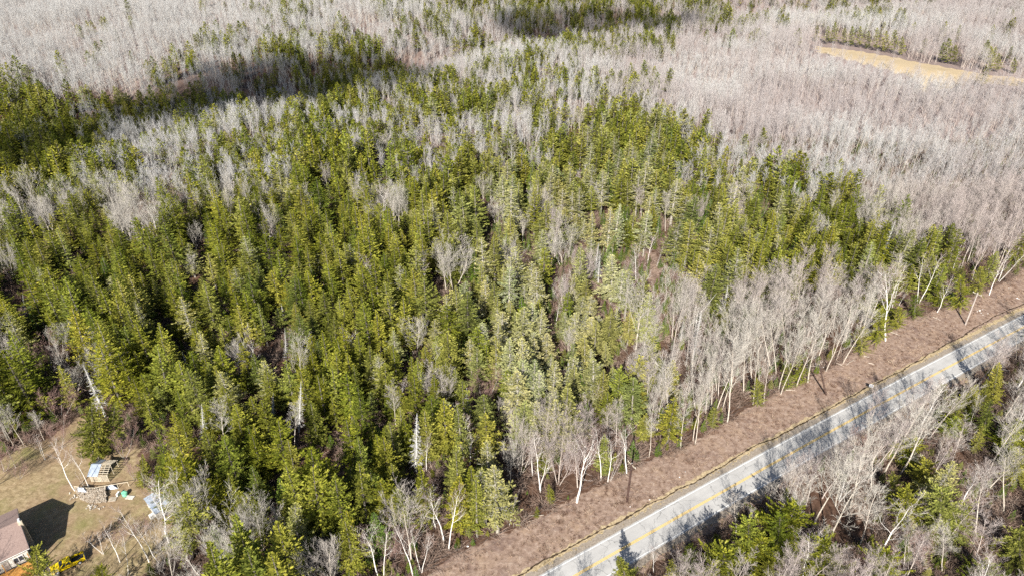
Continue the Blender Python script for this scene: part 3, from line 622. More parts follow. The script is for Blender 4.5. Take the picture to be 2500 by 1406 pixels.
manual += [('red', (x, y), (x - 4, y - hh), 1.5, lb) for x, y, hh, lb in ((12, 1150, 62, 'dark twiggy bush at the left edge of the lawn'), (48, 1168, 40, 'low dark bush on the lawn near the lone thin sapling'), (-20, 1190, 60, 'dark bush cut by the frame edge left of the lawn'), (150, 1092, 55, 'brown bush at the lawn top left of the dark yard spruces'), (305, 1120, 60, 'brown twiggy bush right of the open framed shed'), (330, 1170, 45, 'brown bush at the lawn edge above the metal roofed shed'), (300, 1330, 40, 'brown shrub on the lawn foot between thin birches'), (345, 1310, 45, 'brown shrub left of the forked birch trunk'))]
occ = []
for kind, b_, t_, wd, lab in manual:
    X, h, dx = solve(b_, t_)
    indiv.append(dict(kind=kind, x=X[0], y=X[1], z=X[2], h=h, w=wd, dx=dx, label=lab, man=True))
    _, _, dep = proj(X[0], X[1], X[2])
    ratio = {'spruce': .17, 'broad': .22, 'pale': .12, 'snag': .11, 'red': .3, 'maple': .35, 'aspen': .16, 'birch': .2}.get(kind, .2)
    occ.append((b_[0], b_[1], t_[0], t_[1], float(dep), ratio * wd * abs(b_[1] - t_[1]) / 1.2, kind))

# scattered positions over a jittered lattice
SP = 4.1
lx = np.arange(-840, 840, SP); ly = np.arange(62, 960, SP * .9)
LX, LY = np.meshgrid(lx, ly); LX = (LX + (np.arange(len(ly)) % 2)[:, None] * SP / 2).ravel(); LY = LY.ravel()
n_ = len(LX); LX = LX + nrg.uniform(-.42, .42, n_) * SP; LY = LY + nrg.uniform(-.42, .42, n_) * SP; LZ = gz(LX, LY)
bx, by, bd = proj(LX, LY, LZ); cx_, cy_, _ = proj(LX, LY, LZ + 9.0)
keep = (bx > -330) & (bx < 2830) & (by < 1830) & (by > -60)
de, se = seg_dist(LX, LY, forest_edge); dr, sr = seg_dist(LX, LY, road_line)
keep &= ~((se < 0) & (sr > 0)) & (dr > 7.5)
keep &= ~((se > 0) & (de < 1.0) & (sr > 0)) & ~((sr < 0) & (dr < 10.5) & (bx < 1900))
keep &= ~in_poly(LX, LY, yard_poly) & ~in_poly(LX, LY, field_poly)
keep &= ~(seg_dist(LX, LY, track_line)[0] < 1.8)
i_ = np.where(keep)[0]; LX, LY, LZ, bx, by, bd, cx_, cy_, de, sr = (a[i_] for a in (LX, LY, LZ, bx, by, bd, cx_, cy_, de, sr))
n_ = len(LX)
def vnoise(x, y, s, seed):
    g = np.random.default_rng(seed); T = g.random((64, 64)); u = x / s; v = y / s; i = np.floor(u).astype(int); j = np.floor(v).astype(int); fx = u - i; fy = v - j
    fx = fx * fx * (3 - 2 * fx); fy = fy * fy * (3 - 2 * fy); a = lambda p, q: T[p % 64, q % 64]
    return (a(i, j) * (1 - fx) + a(i + 1, j) * fx) * (1 - fy) + (a(i, j + 1) * (1 - fx) + a(i + 1, j + 1) * fx) * fy
cf = conifer_frac(cx_, cy_)
nz = .55 * vnoise(LX, LY, 14, 1) + .45 * nrg.random(n_)
iscon = nz < (.08 + np.where(cx_ > 1150, .80, .72) * cf + .06 * (by > 620) + .05 * (by < 520) * (cf > .2)) * (cf > .03)
near = by > 560
dens = vnoise(LX, LY, 11, 2)
drop = nrg.random(n_) < np.where(iscon, .17 + .30 * (dens > .64) + .10 * (dens < .2) + .07 * ((dens > .5) & (cx_ < 1150) & (by > 500)), np.where(near & (sr > 0), np.where((de < 24) & (cx_ > 1640), .27, .3), np.where((cf > .15) & ~near, .22, .12)))
# leave room so the measured trees can be seen
for (x0, y0, x1, y1, dep, rw, k) in occ:
    xm = np.clip((by - y0) / (y1 - y0 - 1e-6), 0, 1) * (x1 - x0) + x0
    front = (bd < dep + 1.0) & (abs(cx_ - x1) < rw + 14) & (cy_ - 45 < y0 - .2 * (y0 - y1)) & (by > min(y0, y1))
    nr = (abs(bx - x0) < 14) & (abs(by - y0) < 12)
    drop |= (front & (nrg.random(n_) < .66)) | nr
drop |= (bx < 520) & (by > 1370) & (cx_ < 450) & (cy_ > 1120) & (cy_ < 1395)
m = ~drop; LX, LY, LZ, bx, by, bd, cx_, cy_, de, sr, iscon = (a[m] for a in (LX, LY, LZ, bx, by, bd, cx_, cy_, de, sr, iscon)); n_ = len(LX)
pal = np.exp(-(((cx_ - 1360) / 250) ** 2 + ((cy_ - 830) / 240) ** 2)) + .4 * np.exp(-(((cx_ - 1450) / 300) ** 2 + ((cy_ - 520) / 160) ** 2))  # centre trees paler: lichen, plus shadowless frontal sunlight put into the tint
r1 = nrg.random(n_); r2 = nrg.random(n_)
young = np.exp(-(((cx_ - 1650) / 330) ** 2 + ((cy_ - 520) / 150) ** 2)) * .35 + .07
right = (sr < 0)
hn = vnoise(LX, LY, 22, 4)
cands = []
for i in range(n_):
    far = by[i] < 520
    if iscon[i]:
        if r1[i] < pal[i] * .6 + .05: k = 'pale'; t = min(1, .35 + .5 * pal[i] + .3 * r2[i])
        elif r1[i] > 1 - young[i]: k = 'fir'; t = r2[i] * .6
        elif r1[i] > .975 - young[i] and not far: k = 'snag'; t = 0
        elif right[i] or (r1[i] > .86 - young[i] and not far): k = 'broad' if right[i] and r2[i] < .55 else 'spruce'; t = .1 * r2[i]
        else: k = 'spruce'; t = min(1, .55 * pal[i] + .25 * r2[i] ** 2)
        rt_ = .68 if right[i] and k == 'spruce' else 1
        h = rt_ * {'pale': 16.5, 'spruce': 17.5 if cx_[i] < 1150 else 16, 'fir': 9.5, 'snag': 14, 'broad': 11}[k] * (.72 + .5 * hn[i]) * nrg.uniform(.5, 1.18)
        wd = nrg.uniform(1.0, 1.45) * (1.25 if k == 'pale' else 1)
        if far and k == 'spruce' or by[i] < 380: k = 'farspruce'; h = max(h * .86, 10); wd *= 1.0
    else:
        xx = cx_[i]; t = float(np.clip((xx - 700) / 900, 0, 1)) * float(np.clip(-.1 + 1.7 * (vnoise(LX[i:i+1], LY[i:i+1], 38, 8)[0]), 0, 1)) + .25 * (r2[i] > .85)
        if far: k = 'farbare'; h = nrg.uniform(9, 14) * (.75 + .55 * hn[i])
        elif right[i]: k = 'aspen' if r1[i] < .8 else ('red' if r1[i] > .93 else 'birch'); h = nrg.uniform(11, 17)
        elif cx_[i] > 1640 and de[i] < 26: k = 'aspen'; h = nrg.uniform(15, 21)
        elif r1[i] < .5: k = 'maple'; h = nrg.uniform(11, 16.5)
        elif r1[i] < .62: k = 'birch'; h = nrg.uniform(10, 15)
        elif r1[i] < .9: k = 'aspen'; h = nrg.uniform(11, 16)
        else: k = 'red'; h = nrg.uniform(5, 8)
        if k == 'red': h = min(h, 7)
        wd = nrg.uniform(.9, 1.35)
        if right[i]: wd *= 1.1
    cands.append(dict(kind=k, x=LX[i], y=LY[i], z=LZ[i], h=h, w=wd * (15 / max(h, 10)) ** .35, dx=nrg.normal() * .05 * h * (1 if not iscon[i] else .55) + (.9 if right[i] and not iscon[i] else 0), t=float(t), px=cx_[i], py=cy_[i], bx=bx[i], by=by[i]))
# the nearest of each kind are things of their own; the rest is woods
LIM = {'spruce_tree': 290, 'fir_tree': 60, 'dead_spruce_tree': 40, 'birch_tree': 120, 'aspen_tree': 190, 'maple_tree': 90, 'red_shrub': 40}
cnt = {}
for d in indiv: nme = LOOK[d['kind']][0]; cnt[nme] = cnt.get(nme, 0) + 1
cands.sort(key=lambda d: math.hypot(d['x'], d['y']))
rest = []; seen_far = {'farbare': 0, 'farspruce': 0}
for d in cands:
    nme = LOOK[d['kind']][0]
    inv = (-10 < d['px'] < 2510) and (-10 < d['py'] < 1420)
    if inv and d['kind'] in seen_far and seen_far[d['kind']] < 6:
        seen_far[d['kind']] += 1; indiv.append(d); continue
    if inv and d['kind'] not in seen_far and cnt.get(nme, 0) < LIM[nme]:
        cnt[nme] = cnt.get(nme, 0) + 1; indiv.append(d)
    else: rest.append(d)

used_labels = set()
def auto_label(d):
    tx, ty, _ = proj(d['x'], d['y'], d['z'] + d['h'] * .8); tx, ty = float(tx), float(ty)
    look = LOOK[d['kind']][2]
    if d['kind'] == 'aspen' and False: pass
    if d['kind'] == 'maple': look = 'leafless grey maple'
    if d['kind'] == 'snag': look = 'dead grey spruce'
    s_ = 'tall ' if d['h'] > 12.3 else ('low ' if d['h'] < 7 and d['kind'] not in ('fir', 'red') else '')
    drr, srr = seg_dist(np.array([d['x']]), np.array([d['y']]), road_line)
    if srr[0] < 0: place = 'below the road'
    elif ty < 560: place = 'in the upper woods'
    elif seg_dist(np.array([d['x']]), np.array([d['y']]), forest_edge)[0][0] < 7: place = 'near the strip edge'
    elif tx < 1000: place = 'in the left stand'
    else: place = 'in the middle stand'
    for f in (0, 1, 2):
        a = ('%.' + str(f) + 'f') % (tx / 25.0); b_ = ('%.' + str(f) + 'f') % (ty / 14.06)
        L = f"{s_}{look} {place}, crown {a}% across, {b_}% down"
        if L not in used_labels: break
    used_labels.add(L); return L

proto = {}        # (kind, variant) -> (trunk object, crown object)
vc = {k: 0 for k in KINDS}
def place_tree(d):
    k = d['kind']; nme, cat, _ = LOOK[k]; vi = vc[k] % len(V[k]); vc[k] += 1
    s = d['h'] / 12.0; lean = math.atan2(d['dx'], d['h'])
    root = empty(nme, (d['x'], d['y'], d['z']), (0, lean, 0), (s * d['w'], s * d['w'], s / math.cos(lean)))
    tagp(root, d.get('label') or auto_label(d), cat, GROUPS[nme])
    rz = rnd.uniform(0, 6.28)
    for part, me_ in zip(('trunk', 'crown'), V[k][vi]):
        c = bpy.data.objects.new(part, me_); col.objects.link(c); c.parent = root; c.rotation_euler = (0, 0, rz)
        c['tint'] = float(d.get('t', rnd.random() * .4)); 
        proto.setdefault((k, vi), {})[part] = c
for d in indiv:
    if 't' not in d: d['t'] = {'pale': .75, 'spruce': .15}.get(d['kind'], .25 * rnd.random())
    place_tree(d)

# ------------------------------------------------------------------ woods: one scattered mass each
def scatter(name, rows, label):
    """rows: x,y,z, rx,ry,rz, sx,sy,sz, tint, variant index; variants: list of lists of objects"""
    pts, variants = rows
    me = bpy.data.meshes.new(name); A = np.array(pts, float); me.vertices.add(len(A)); me.vertices.foreach_set('co', A[:, 0:3].ravel())
    for nm, sl in (('rot', slice(3, 6)), ('scl', slice(6, 9))):
        a = me.attributes.new(nm, 'FLOAT_VECTOR', 'POINT'); a.data.foreach_set('vector', A[:, sl].ravel())
    a = me.attributes.new('tint', 'FLOAT', 'POINT'); a.data.foreach_set('value', A[:, 9].astype(np.float32))
    a = me.attributes.new('var', 'INT', 'POINT'); a.data.foreach_set('value', A[:, 10].astype(np.int32)); me.update()
    ob = bpy.data.objects.new(name, me); col.objects.link(ob); tagp(ob, label, None, None, 'stuff')
    ng = bpy.data.node_groups.new(name, 'GeometryNodeTree')
    ng.interface.new_socket('Geometry', in_out='INPUT', socket_type='NodeSocketGeometry'); ng.interface.new_socket('Geometry', in_out='OUTPUT', socket_type='NodeSocketGeometry')
    gi = ng.nodes.new('NodeGroupInput'); go = ng.nodes.new('NodeGroupOutput'); J = ng.nodes.new('GeometryNodeJoinGeometry')
    def na(n, t):
        q = ng.nodes.new('GeometryNodeInputNamedAttribute'); q.data_type = t; q.inputs['Name'].default_value = n; return q.outputs['Attribute']
    rot = ng.nodes.new('FunctionNodeEulerToRotation'); ng.links.new(na('rot', 'FLOAT_VECTOR'), rot.inputs[0]); scl = na('scl', 'FLOAT_VECTOR'); var = na('var', 'INT')
    for vi, objs in enumerate(variants):
        cmpn = ng.nodes.new('FunctionNodeCompare'); cmpn.data_type = 'INT'; cmpn.operation = 'EQUAL'
        ii = [s for s in cmpn.inputs if s.type == 'INT']; ng.links.new(var, ii[0]); ii[1].default_value = vi
        j = ng.nodes.new('GeometryNodeJoinGeometry')
        for ob_ in objs:
            oi = ng.nodes.new('GeometryNodeObjectInfo'); oi.transform_space = 'ORIGINAL'; oi.inputs['Object'].default_value = ob_
            ng.links.new(oi.outputs['Geometry'], j.inputs[0])
        ip = ng.nodes.new('GeometryNodeInstanceOnPoints')
        ng.links.new(gi.outputs[0], ip.inputs['Points']); ng.links.new(cmpn.outputs[0], ip.inputs['Selection']); ng.links.new(j.outputs[0], ip.inputs['Instance'])
        ng.links.new(rot.outputs[0], ip.inputs['Rotation']); ng.links.new(scl, ip.inputs['Scale']); ng.links.new(ip.outputs[0], J.inputs[0])
    ng.links.new(J.outputs[0], go.inputs[0])
    md = ob.modifiers.new('scatter', 'NODES'); md.node_group = ng
    return ob

def rows_for(kinds):
    keys = [q for q in proto if q[0] in kinds]; index = {q: i for i, q in enumerate(keys)}; pts = []
    for d in rest:
        if d['kind'] in kinds:
            ks = [q for q in keys if q[0] == d['kind']]; q = ks[rnd.randrange(len(ks))]; s = d['h'] / 12.0; lean = math.atan2(d['dx'], d['h'])
            pts.append((d['x'], d['y'], d['z'], math.cos(1) * 0, lean, rnd.uniform(0, 6.28) * (abs(lean) < .06), s * d['w'], s * d['w'], s, d['t'], index[q]))
    return pts, [[proto[q]['trunk'], proto[q]['crown']] for q in keys]
ev = {'spruce', 'pale', 'fir', 'broad', 'snag', 'farspruce'}; ba = {'birch', 'aspen', 'maple', 'red', 'farbare'}
scatter('evergreen_woods', rows_for(ev), 'olive and dark green spruces filling the woods beyond the nearest stand')
scatter('bare_woods', rows_for(ba), 'leafless pale grey and pinkish woods spreading to the top of the photo')
print('INDIV', len(indiv), 'REST', len(rest), {k: sum(1 for d in rest if d['kind'] == k) for k in KINDS})
# ------------------------------------------------------------------ low growth: twig brush on the cleared strip, undergrowth in the woods
def clump(seed, R=.55, n=46, hgt=.5, th=.011):
    g = np.random.default_rng(seed); B = MB()
    for i in range(n):
        a = g.uniform(0, 6.28); r = R * g.random() ** .6; p = np.array([math.cos(a) * r * .5, math.sin(a) * r * .5, 0.0])
        d = unit(np.array([g.normal() * .9, g.normal() * .9, g.uniform(.15, 1.1)])); L = hgt * g.uniform(.6, 1.4); cl = g.random()
        q = p + d * L * .5; B.ribbon(p, q, th, th, 0, cl); d2 = unit(d + g.normal(size=3) * .4); B.ribbon(q, q + d2 * L * .5, th, th * .5, 0, cl)
    return B
def brushmat(name, st):
    def b(nt, out):
        rn = nt.nodes.new('ShaderNodeObjectInfo').outputs['Random']; f = mth(nt, 'ADD', mth(nt, 'MULTIPLY', attr(nt, 'clump'), .45), mth(nt, 'MULTIPLY', rn, .55))
        p = N(nt, 'ShaderNodeBsdfDiffuse'); nt.links.new(ramp(nt, f, st), p.inputs['Color']); nt.links.new(p.outputs[0], out.inputs[0])
    return mat(name, b)
M['brush'] = brushmat('brush_twigs', [(0, (.08, .05, .035)), (.35, (.24, .155, .115)), (.75, (.43, .31, .235)), (1, (.68, .57, .42))])
M['under'] = brushmat('undergrowth_twigs', [(0, (.07, .05, .035)), (.5, (.21, .145, .115)), (1, (.42, .34, .28))])
M['grassblade'] = brushmat('dead_grass_blades', [(0, (.24, .17, .09)), (.5, (.46, .36, .20)), (1, (.64, .53, .34))])
protos_b = []
for i, (px, py, m_, nm, lb, R_, hg) in enumerate((
        ((1640, 1170, 'brush', 'brush_clump', 'low reddish brush clump in the lower part of the cleared strip', .55, .5)),
        ((1930, 1010, 'brush', 'brush_clump', 'low reddish brush clump in the middle of the cleared strip', .65, .42)),
        ((2290, 815, 'brush', 'brush_clump', 'low reddish brush clump in the upper part of the cleared strip', .5, .6)),
        ((1700, 1183, 'grassblade', 'grass_tuft', 'dead straw coloured grass tuft beside the ditch', .3, .3)),
        ((1135, 1265, 'under', 'undergrowth_shrub', 'low dark twiggy shrub behind the lowest birches', .8, .95)),
        ((1480, 1150, 'under', 'undergrowth_shrub', 'low dark twiggy shrub under the straight white birch', .7, 1.1)))):
    ob = clump(200 + i, R_, 46, hg, .012 if m_ != 'under' else .014).build(nm, M[m_]); X = P(px, py); ob.location = X; tagp(ob, lb, 'shrub' if nm != 'grass_tuft' else 'grass', 'low growth'); protos_b.append(ob)
def rndpts(n, x0, x1, y0, y1): return nrg.uniform(x0, x1, n), nrg.uniform(y0, y1, n)
X_, Y_ = rndpts(125000, -60, 330, 55, 330)
de_, se_ = seg_dist(X_, Y_, forest_edge); dr_, sr_ = seg_dist(X_, Y_, road_line); dd_, sd_ = seg_dist(X_, Y_, ditch_line)
qx, qy, _ = proj(X_, Y_, gz(X_, Y_)); vis = (qx > -60) & (qx < 2560) & (qy < 1500)
m = (se_ < 0) & (sr_ > 0) & (sd_ > 0) & (dd_ > .35) & vis
bv = vnoise(X_, Y_, 3.2, 77); m &= bv + .5 * nrg.random(len(X_)) > .38; i_ = np.where(m)[0][:30000]
pts = [(X_[i], Y_[i], float(gz(X_[i], Y_[i])), nrg.normal() * .1, nrg.normal() * .1, nrg.uniform(0, 6.28), *(3 * [nrg.uniform(.35, .8) + .75 * float(bv[i]) ** 2]), 0, nrg.integers(0, 3)) for i in i_]
scatter('strip_brush', (pts, [[o_] for o_ in protos_b[:3]]), 'knee high reddish brown brush covering the cleared strip beside the road')
m = (sr_ > 0) & (dr_ > 4.4) & (sd_ < 0) & (dd_ > .3) & (dr_ < 9) & vis
m |= (sr_ < 0) & (dr_ > 4.6) & (dr_ < 7.5) & vis
i_ = np.where(m)[0][:9000]
pts = [(X_[i], Y_[i], .02, 0, 0, nrg.uniform(0, 6.28), *(3 * [nrg.uniform(.4, 1.1)]), 0, 0) for i in i_]
scatter('verge_grass', (pts, [[protos_b[3]]]), 'short dead grass on the road verges')
X_, Y_ = rndpts(80000, -260, 330, 62, 320)
de_, se_ = seg_dist(X_, Y_, forest_edge); dr_, sr_ = seg_dist(X_, Y_, road_line); qx, qy, _ = proj(X_, Y_, gz(X_, Y_))
m = ~((se_ < 0) & (sr_ > 0)) & (dr_ > 7) & ~in_poly(X_, Y_, yard_poly) & (qx > -150) & (qx < 2650) & (qy < 1600) & (seg_dist(X_, Y_, track_line)[0] > 1.5)
m &= (vnoise(X_, Y_, 6, 31) + .35 * nrg.random(len(X_)) > .45)
i_ = np.where(m)[0]
fk = [q for q in proto if q[0] in ('fir', 'spruce', 'red')]
fk_fir = [q for q in fk if q[0] == 'fir']; ug = np.exp(-(((qx - 1550) / 400) ** 2 + ((qy - 680) / 280) ** 2)); vlist = [[protos_b[4]], [protos_b[5]]] + [[proto[q]['trunk'], proto[q]['crown']] for q in fk]; pts = []
for i in i_:
    r = nrg.random()
    if .04 + .2 * ug[i] > r: v_ = 2 + fk.index(fk_fir[int(nrg.integers(0, len(fk_fir)))]); s = nrg.uniform(.15, .42)
    elif r < .84: v_ = int(nrg.integers(0, 2)); s = nrg.uniform(.9, 2.6)
    else: v_ = 2 + int(nrg.integers(0, len(fk))); s = nrg.uniform(.10, .32)
    pts.append((X_[i], Y_[i], float(gz(X_[i], Y_[i])), 0, 0, nrg.uniform(0, 6.28), s * 1.2, s * 1.2, s, nrg.random() * .4, v_))
scatter('undergrowth', (pts, vlist), 'seedlings and twiggy undergrowth between the trees')

# ------------------------------------------------------------------ utility poles, wires, road sign
M['polewood'] = simple('weathered_pole', (.30, .25, .22), (.46, .41, .37), 1.2)
M['redpole'] = simple('reddish_pole', (.04, .022, .018), (.10, .06, .05), 1.2); M['shadowpole'] = simple('shadow_toned_pole', (.05, .03, .025), (.12, .08, .065), 1.2)
M['paleplank'] = simple('pale_timber', (.42, .36, .27), (.66, .58, .45), 2.0)
M['darkmetal'] = simple('dark_metal', (.06, .06, .06), (.12, .12, .12), 3.0, .5)
M['whitemat'] = simple('white_finish', (.70, .69, .66), (.82, .81, .78), 4.0, .6)
M['blackmat'] = simple('black_finish', (.02, .02, .022), (.04, .04, .042), 4.0, .6)
poles = []
rdir = unit(P(2356, 792)[:2] - P(1530, 1224)[:2])
def pole(b_, t_, lab, base3=None, tone='polewood', arm=None):
    if base3 is None: X, h, dx = solve(b_, t_)
    else: X, h, dx = base3, 11.4, 0
    yaw = math.atan2(rdir[1], rdir[0]); lean = math.atan2(dx, h)
    root = empty('utility_pole', X, (0, lean, 0)); tagp(root, lab, 'utility pole', 'utility poles along the cleared strip')
    B = MB(); B.tube([(0, 0, -.4), (0, 0, h * .5), (0, 0, h)], [.24, .21, .18], 10); B.build('post', M[tone], root)
    B = MB(); c, s = math.cos(yaw + math.pi / 2), math.sin(yaw + math.pi / 2)
    B.box((.0, .0, h - .35), (.11, 2.5, .14), yaw + 0, 0); B.build('crossarm', M['paleplank' if tone == 'polewood' or arm else tone], root)
    tops = []
    for k in (-1.1, 0, 1.1):
        B = MB(); px_, py_ = c * k, s * k; zz = h - .28 if k else h
        B.tube([(px_, py_, zz), (px_, py_, zz + .1), (px_, py_, zz + .2)], [.035, .07, .04], 8); B.build('insulator', M['whitemat'], root)
        p = np.array([px_ * 1, py_, zz + .2]); tops.append(X + np.array([p[0] * math.cos(lean) + p[2] * math.sin(lean), p[1], -p[0] * math.sin(lean) + p[2] * math.cos(lean)]))
    for sg in (-1, 1):
        B = MB(); B.tube([(c * .75 * sg, s * .75 * sg, h - .42), (0, 0, h - 1.05)], [.025, .025], 5); B.build('brace', M['darkmetal'], root)
    poles.append(tops); return X
p1 = P(1530.6, 1224.7); p3 = P(2356.6, 792)
pole(None, None, 'utility pole standing outside the lower edge of the picture', p1 - np.array([*(rdir * 82), 0]))
pole((1530.6, 1224.7), (1542.7, 1131), 'reddish brown utility pole on the lower strip, dark shadow running up beside it', None, 'redpole', True)
pole((2017, 964), (1999, 884), 'utility pole leaned and darkened like its shadow in front of the tall aspen row', None, 'shadowpole')  # post leaned and coloured dark to stand in for the pole's cast shadow
pole((2356.6, 792), (2387, 715), 'pale utility pole with crossarm on the upper strip by white stones')
pole(None, None, 'utility pole standing outside the right edge of the picture', p3 + np.array([*(rdir * 84), 0]))
for a, b_, lab in zip(poles[:-1], poles[1:], ('below the lower pole', 'between the lower pole and the middle pole', 'between the middle pole and the upper pole', 'right of the upper pole')):
    root = empty('power_line', a[0]); tagp(root, 'thin sagging wires ' + lab, 'power line', 'wire spans of the power line')
    for p, q in zip(a, b_):
        B = MB(); B.tube([p * (1 - t) + q * t - (0, 0, 1.5 * 4 * t * (1 - t)) - a[0] for t in np.linspace(0, 1, 14)], [.017] * 14, 4); B.build('wire', M['darkmetal'], root)

X = P(2123, 953); root = empty('road_sign', X, (0, 0, math.atan2(-X[0], X[1]) * -0 + math.radians(-24))); tagp(root, 'small square black and white sign beside the ditch, facing the camera', 'road sign')
B = MB(); B.tube([(0, 0, -.3), (0, 0, 2.0)], [.035, .035], 6); B.build('post', M['darkmetal'], root)
M['signgrey'] = simple('sign_backing', (.42, .43, .46), (.55, .55, .57), 2.0); B = MB(); B.box((0, -.05, 1.65), (.95, .03, .95)); B.build('panel', M['signgrey'], root)
for (x, z, ww, hh) in ((-.26, 1.88, .16, .26), (.26, 1.72, .2, .14), (.03, 1.64, .6, .06), (-.02, 1.38, .68, .13)):
    B = MB(); B.box((x, -.07, z), (ww, .012, hh)); B.build('mark', M['blackmat'], root)
B = MB(); B.box((.1, -.07, 1.88), (.3, .012, .24)); B.build('symbol', M['darkmetal'], root)

# ------------------------------------------------------------------ fallen logs, stones
def log_between(a, b_, lab, r=.1, m_='birch'):
    p, q = P(*a), P(*b_); B = MB(); L = q - p
    B.tube([(0, 0, r), L * .5 + (0, 0, r + .06), L + (0, 0, r * .8)], [r, r * .85, r * .55], 7)
    for t in (.3, .55, .75): B.tube([L * t + (0, 0, r), L * t + (nrg.normal() * .5, nrg.normal() * .4, .5)], [r * .3, .01], 4)
    ob = B.build('fallen_log', M[m_]); ob.location = p; tagp(ob, lab, 'log', 'fallen logs')
for a, b_, lab in (((1278, 1260), (1328, 1257), 'long pale fallen trunk at the strip edge below the wide forked birches'), ((1094, 1170), (1131, 1195), 'pale fallen trunk in dark shade inside the forest'),
                   ((2066, 891), (2084, 878), 'broken pale log at the foot of the last tall aspens'), ((2039, 885), (2060, 894), 'white log lying between two aspen bases above the strip'),
                   ((1989, 886), (2022, 893), 'thin white branch lying across the leaning pole top'), ((2109, 870), (2122, 872), 'short white log high on the strip right of the aspens'),
                   ((2120, 886), (2136, 890), 'short white log lying free on the brush of the strip'), ((1918, 952), (1940, 953), 'white log beside the aspen bases left of the middle pole'),
                   ((2167, 808), (2197, 819), 'bleached log in front of low bushy spruces'), ((2275, 773), (2296, 782), 'bleached log left of the upper utility pole'),
                   ((1010, 1080), (972, 1130), 'pale leaning trunk propped beside the dead white spruce')):
    log_between(a, b_, lab, .075, 'aspen')
def rock(a, s, lab, grp):
    g = np.random.default_rng(int(a[0])); B = MB(); vs = []; n = 7
    for j, (zz, rr) in enumerate(((0, 1), (.45, .9), (.75, .45))):
        for i in range(n):
            t = 6.283 * i / n; k = rr * g.uniform(.75, 1.2); vs.append((math.cos(t) * k * s, math.sin(t) * k * s * .7, zz * s * .7))
    fs = [(j * n + i, j * n + (i + 1) % n, (j + 1) * n + (i + 1) % n, (j + 1) * n + i) for j in range(2) for i in range(n)] + [tuple(2 * n + i for i in range(n))]
    B.add(vs, fs); ob = B.build('stone', M['whitemat']); ob.location = P(*a); tagp(ob, lab, 'stone', grp)
for i, (a, s) in enumerate((((2392, 758), .55), ((2395, 764), .5), ((2400, 768), .3), ((2386, 760), .3), ((2412, 765), .3), ((2399, 755), .3))): rock(a, s * .55, 'white stone in the small heap right of the upper utility pole', 'white stones by the upper pole')
for i, (a, s) in enumerate((((2483, 728), .4), ((2487, 730), .3), ((2472, 712), .3), ((2445, 714), .2), ((2463, 704), .2))): rock(a, s * .7, 'white stone on the strip near the right frame edge', 'white stones at the right')
for a, s, lab in (((1586, 1219), .2, 'white stone between the lower pole and the ditch'), ((1538, 1236), .2, 'white stone just below the lower pole base'), ((1673, 1151), .17, 'white stone on the strip below the leaning aspens'), ((1659, 1164), .16, 'white stone slightly nearer the ditch below the leaning aspens'), ((1142, 1333), .25, 'white stone where the strip meets the lowest forest edge')): rock(a, s, lab, 'single white stones')

# ------------------------------------------------------------------ the yard: house, sheds, woodpile, pickup
M['shingle'] = simple('brown_shingles', (.22, .155, .135), (.32, .235, .205), 5.0, .9, detail=8)
M['siding'] = simple('weathered_white_boards', (.42, .38, .33), (.72, .69, .63), 4.0, .8)
M['foundation'] = simple('dark_grey_wall', (.10, .095, .10), (.16, .155, .16), 2.0)
M['cedar'] = simple('orange_cedar', (.42, .19, .045), (.62, .32, .09), 2.5)
M['glass'] = simple('dark_window_glass', (.02, .03, .045), (.04, .06, .09), .7, .08, spec=.6)
M['tin'] = simple('weathered_tin', (.27, .32, .39), (.40, .45, .52), 1.2, .5, spec=.3)
M['yellow'] = simple('yellow_car_paint', (.82, .58, .008), (.88, .64, .012), .5, .3, spec=.5)
M['rubber'] = simple('tyre_rubber', (.02, .02, .02), (.035, .035, .035), 4)
M['chrome'] = simple('bright_trim', (.55, .56, .58), (.7, .71, .73), 3, .3)
M['green'] = simple('green_tarp', (.12, .42, .26), (.25, .60, .42), 3.0)
M['bluetarp'] = simple('grey_blue_tarp', (.28, .32, .40), (.60, .64, .72), 1.6)
M['redmat'] = simple('red_cloth', (.35, .04, .05), (.45, .06, .07), 3)
M['firewood'] = brushmat('split_wood', [(0, (.07, .05, .035)), (.25, (.30, .24, .18)), (.6, (.50, .45, .38)), (1, (.78, .73, .66))])

EC = P(71.5, 1337.7, 4.5); EL = P(0, 1372, 4.5); BK = P(35, 1244, 4.5)
hu = unit(EL[:2] - EC[:2]); hv = np.array([-hu[1], hu[0]])
D = abs((BK[:2] - EC[:2]) @ hv); L_ = 17.0
house = empty('house', (EC[0], EC[1], 0), (0, 0, math.atan2(hu[1], hu[0]))); tagp(house, 'log house with a brown shingle roof at the lower left corner', 'house')
def quadpanel(B, a, b_, c, d, th, mi=0):
    a, b_, c, d = (np.array(q, float) for q in (a, b_, c, d)); n = unit(np.cross(b_ - a, d - a)) * th
    vs = [a, b_, c, d, a - n, b_ - n, c - n, d - n]; B.add(vs, [(0, 1, 2, 3), (7, 6, 5, 4), (0, 4, 5, 1), (1, 5, 6, 2), (2, 6, 7, 3), (3, 7, 4, 0)], mi)
B = MB()   # walls: front, gable with its triangle, back, far end
z0, z1, zr = 0.0, 4.25, 6.2; y0, y1 = -.55, -D + .55
B.add([(.45, y0, z0), (.45, y1, z0), (.45, y1, z1), (.45, -D / 2, zr), (.45, y0, z1)], [(0, 1, 2, 3, 4)])
B.add([(L_ - .45, y0, z0), (L_ - .45, y1, z0), (L_ - .45, y1, z1), (L_ - .45, -D / 2, zr), (L_ - .45, y0, z1)], [(4, 3, 2, 1, 0)])
B.add([(.45, y0, z0), (L_ - .45, y0, z0), (L_ - .45, y0, z1), (.45, y0, z1)], [(0, 1, 2, 3)]); B.add([(.45, y1, z0), (L_ - .45, y1, z0), (L_ - .45, y1, z1), (.45, y1, z1)], [(3, 2, 1, 0)])
B.build('wall', M['foundation'], house)
B = MB()
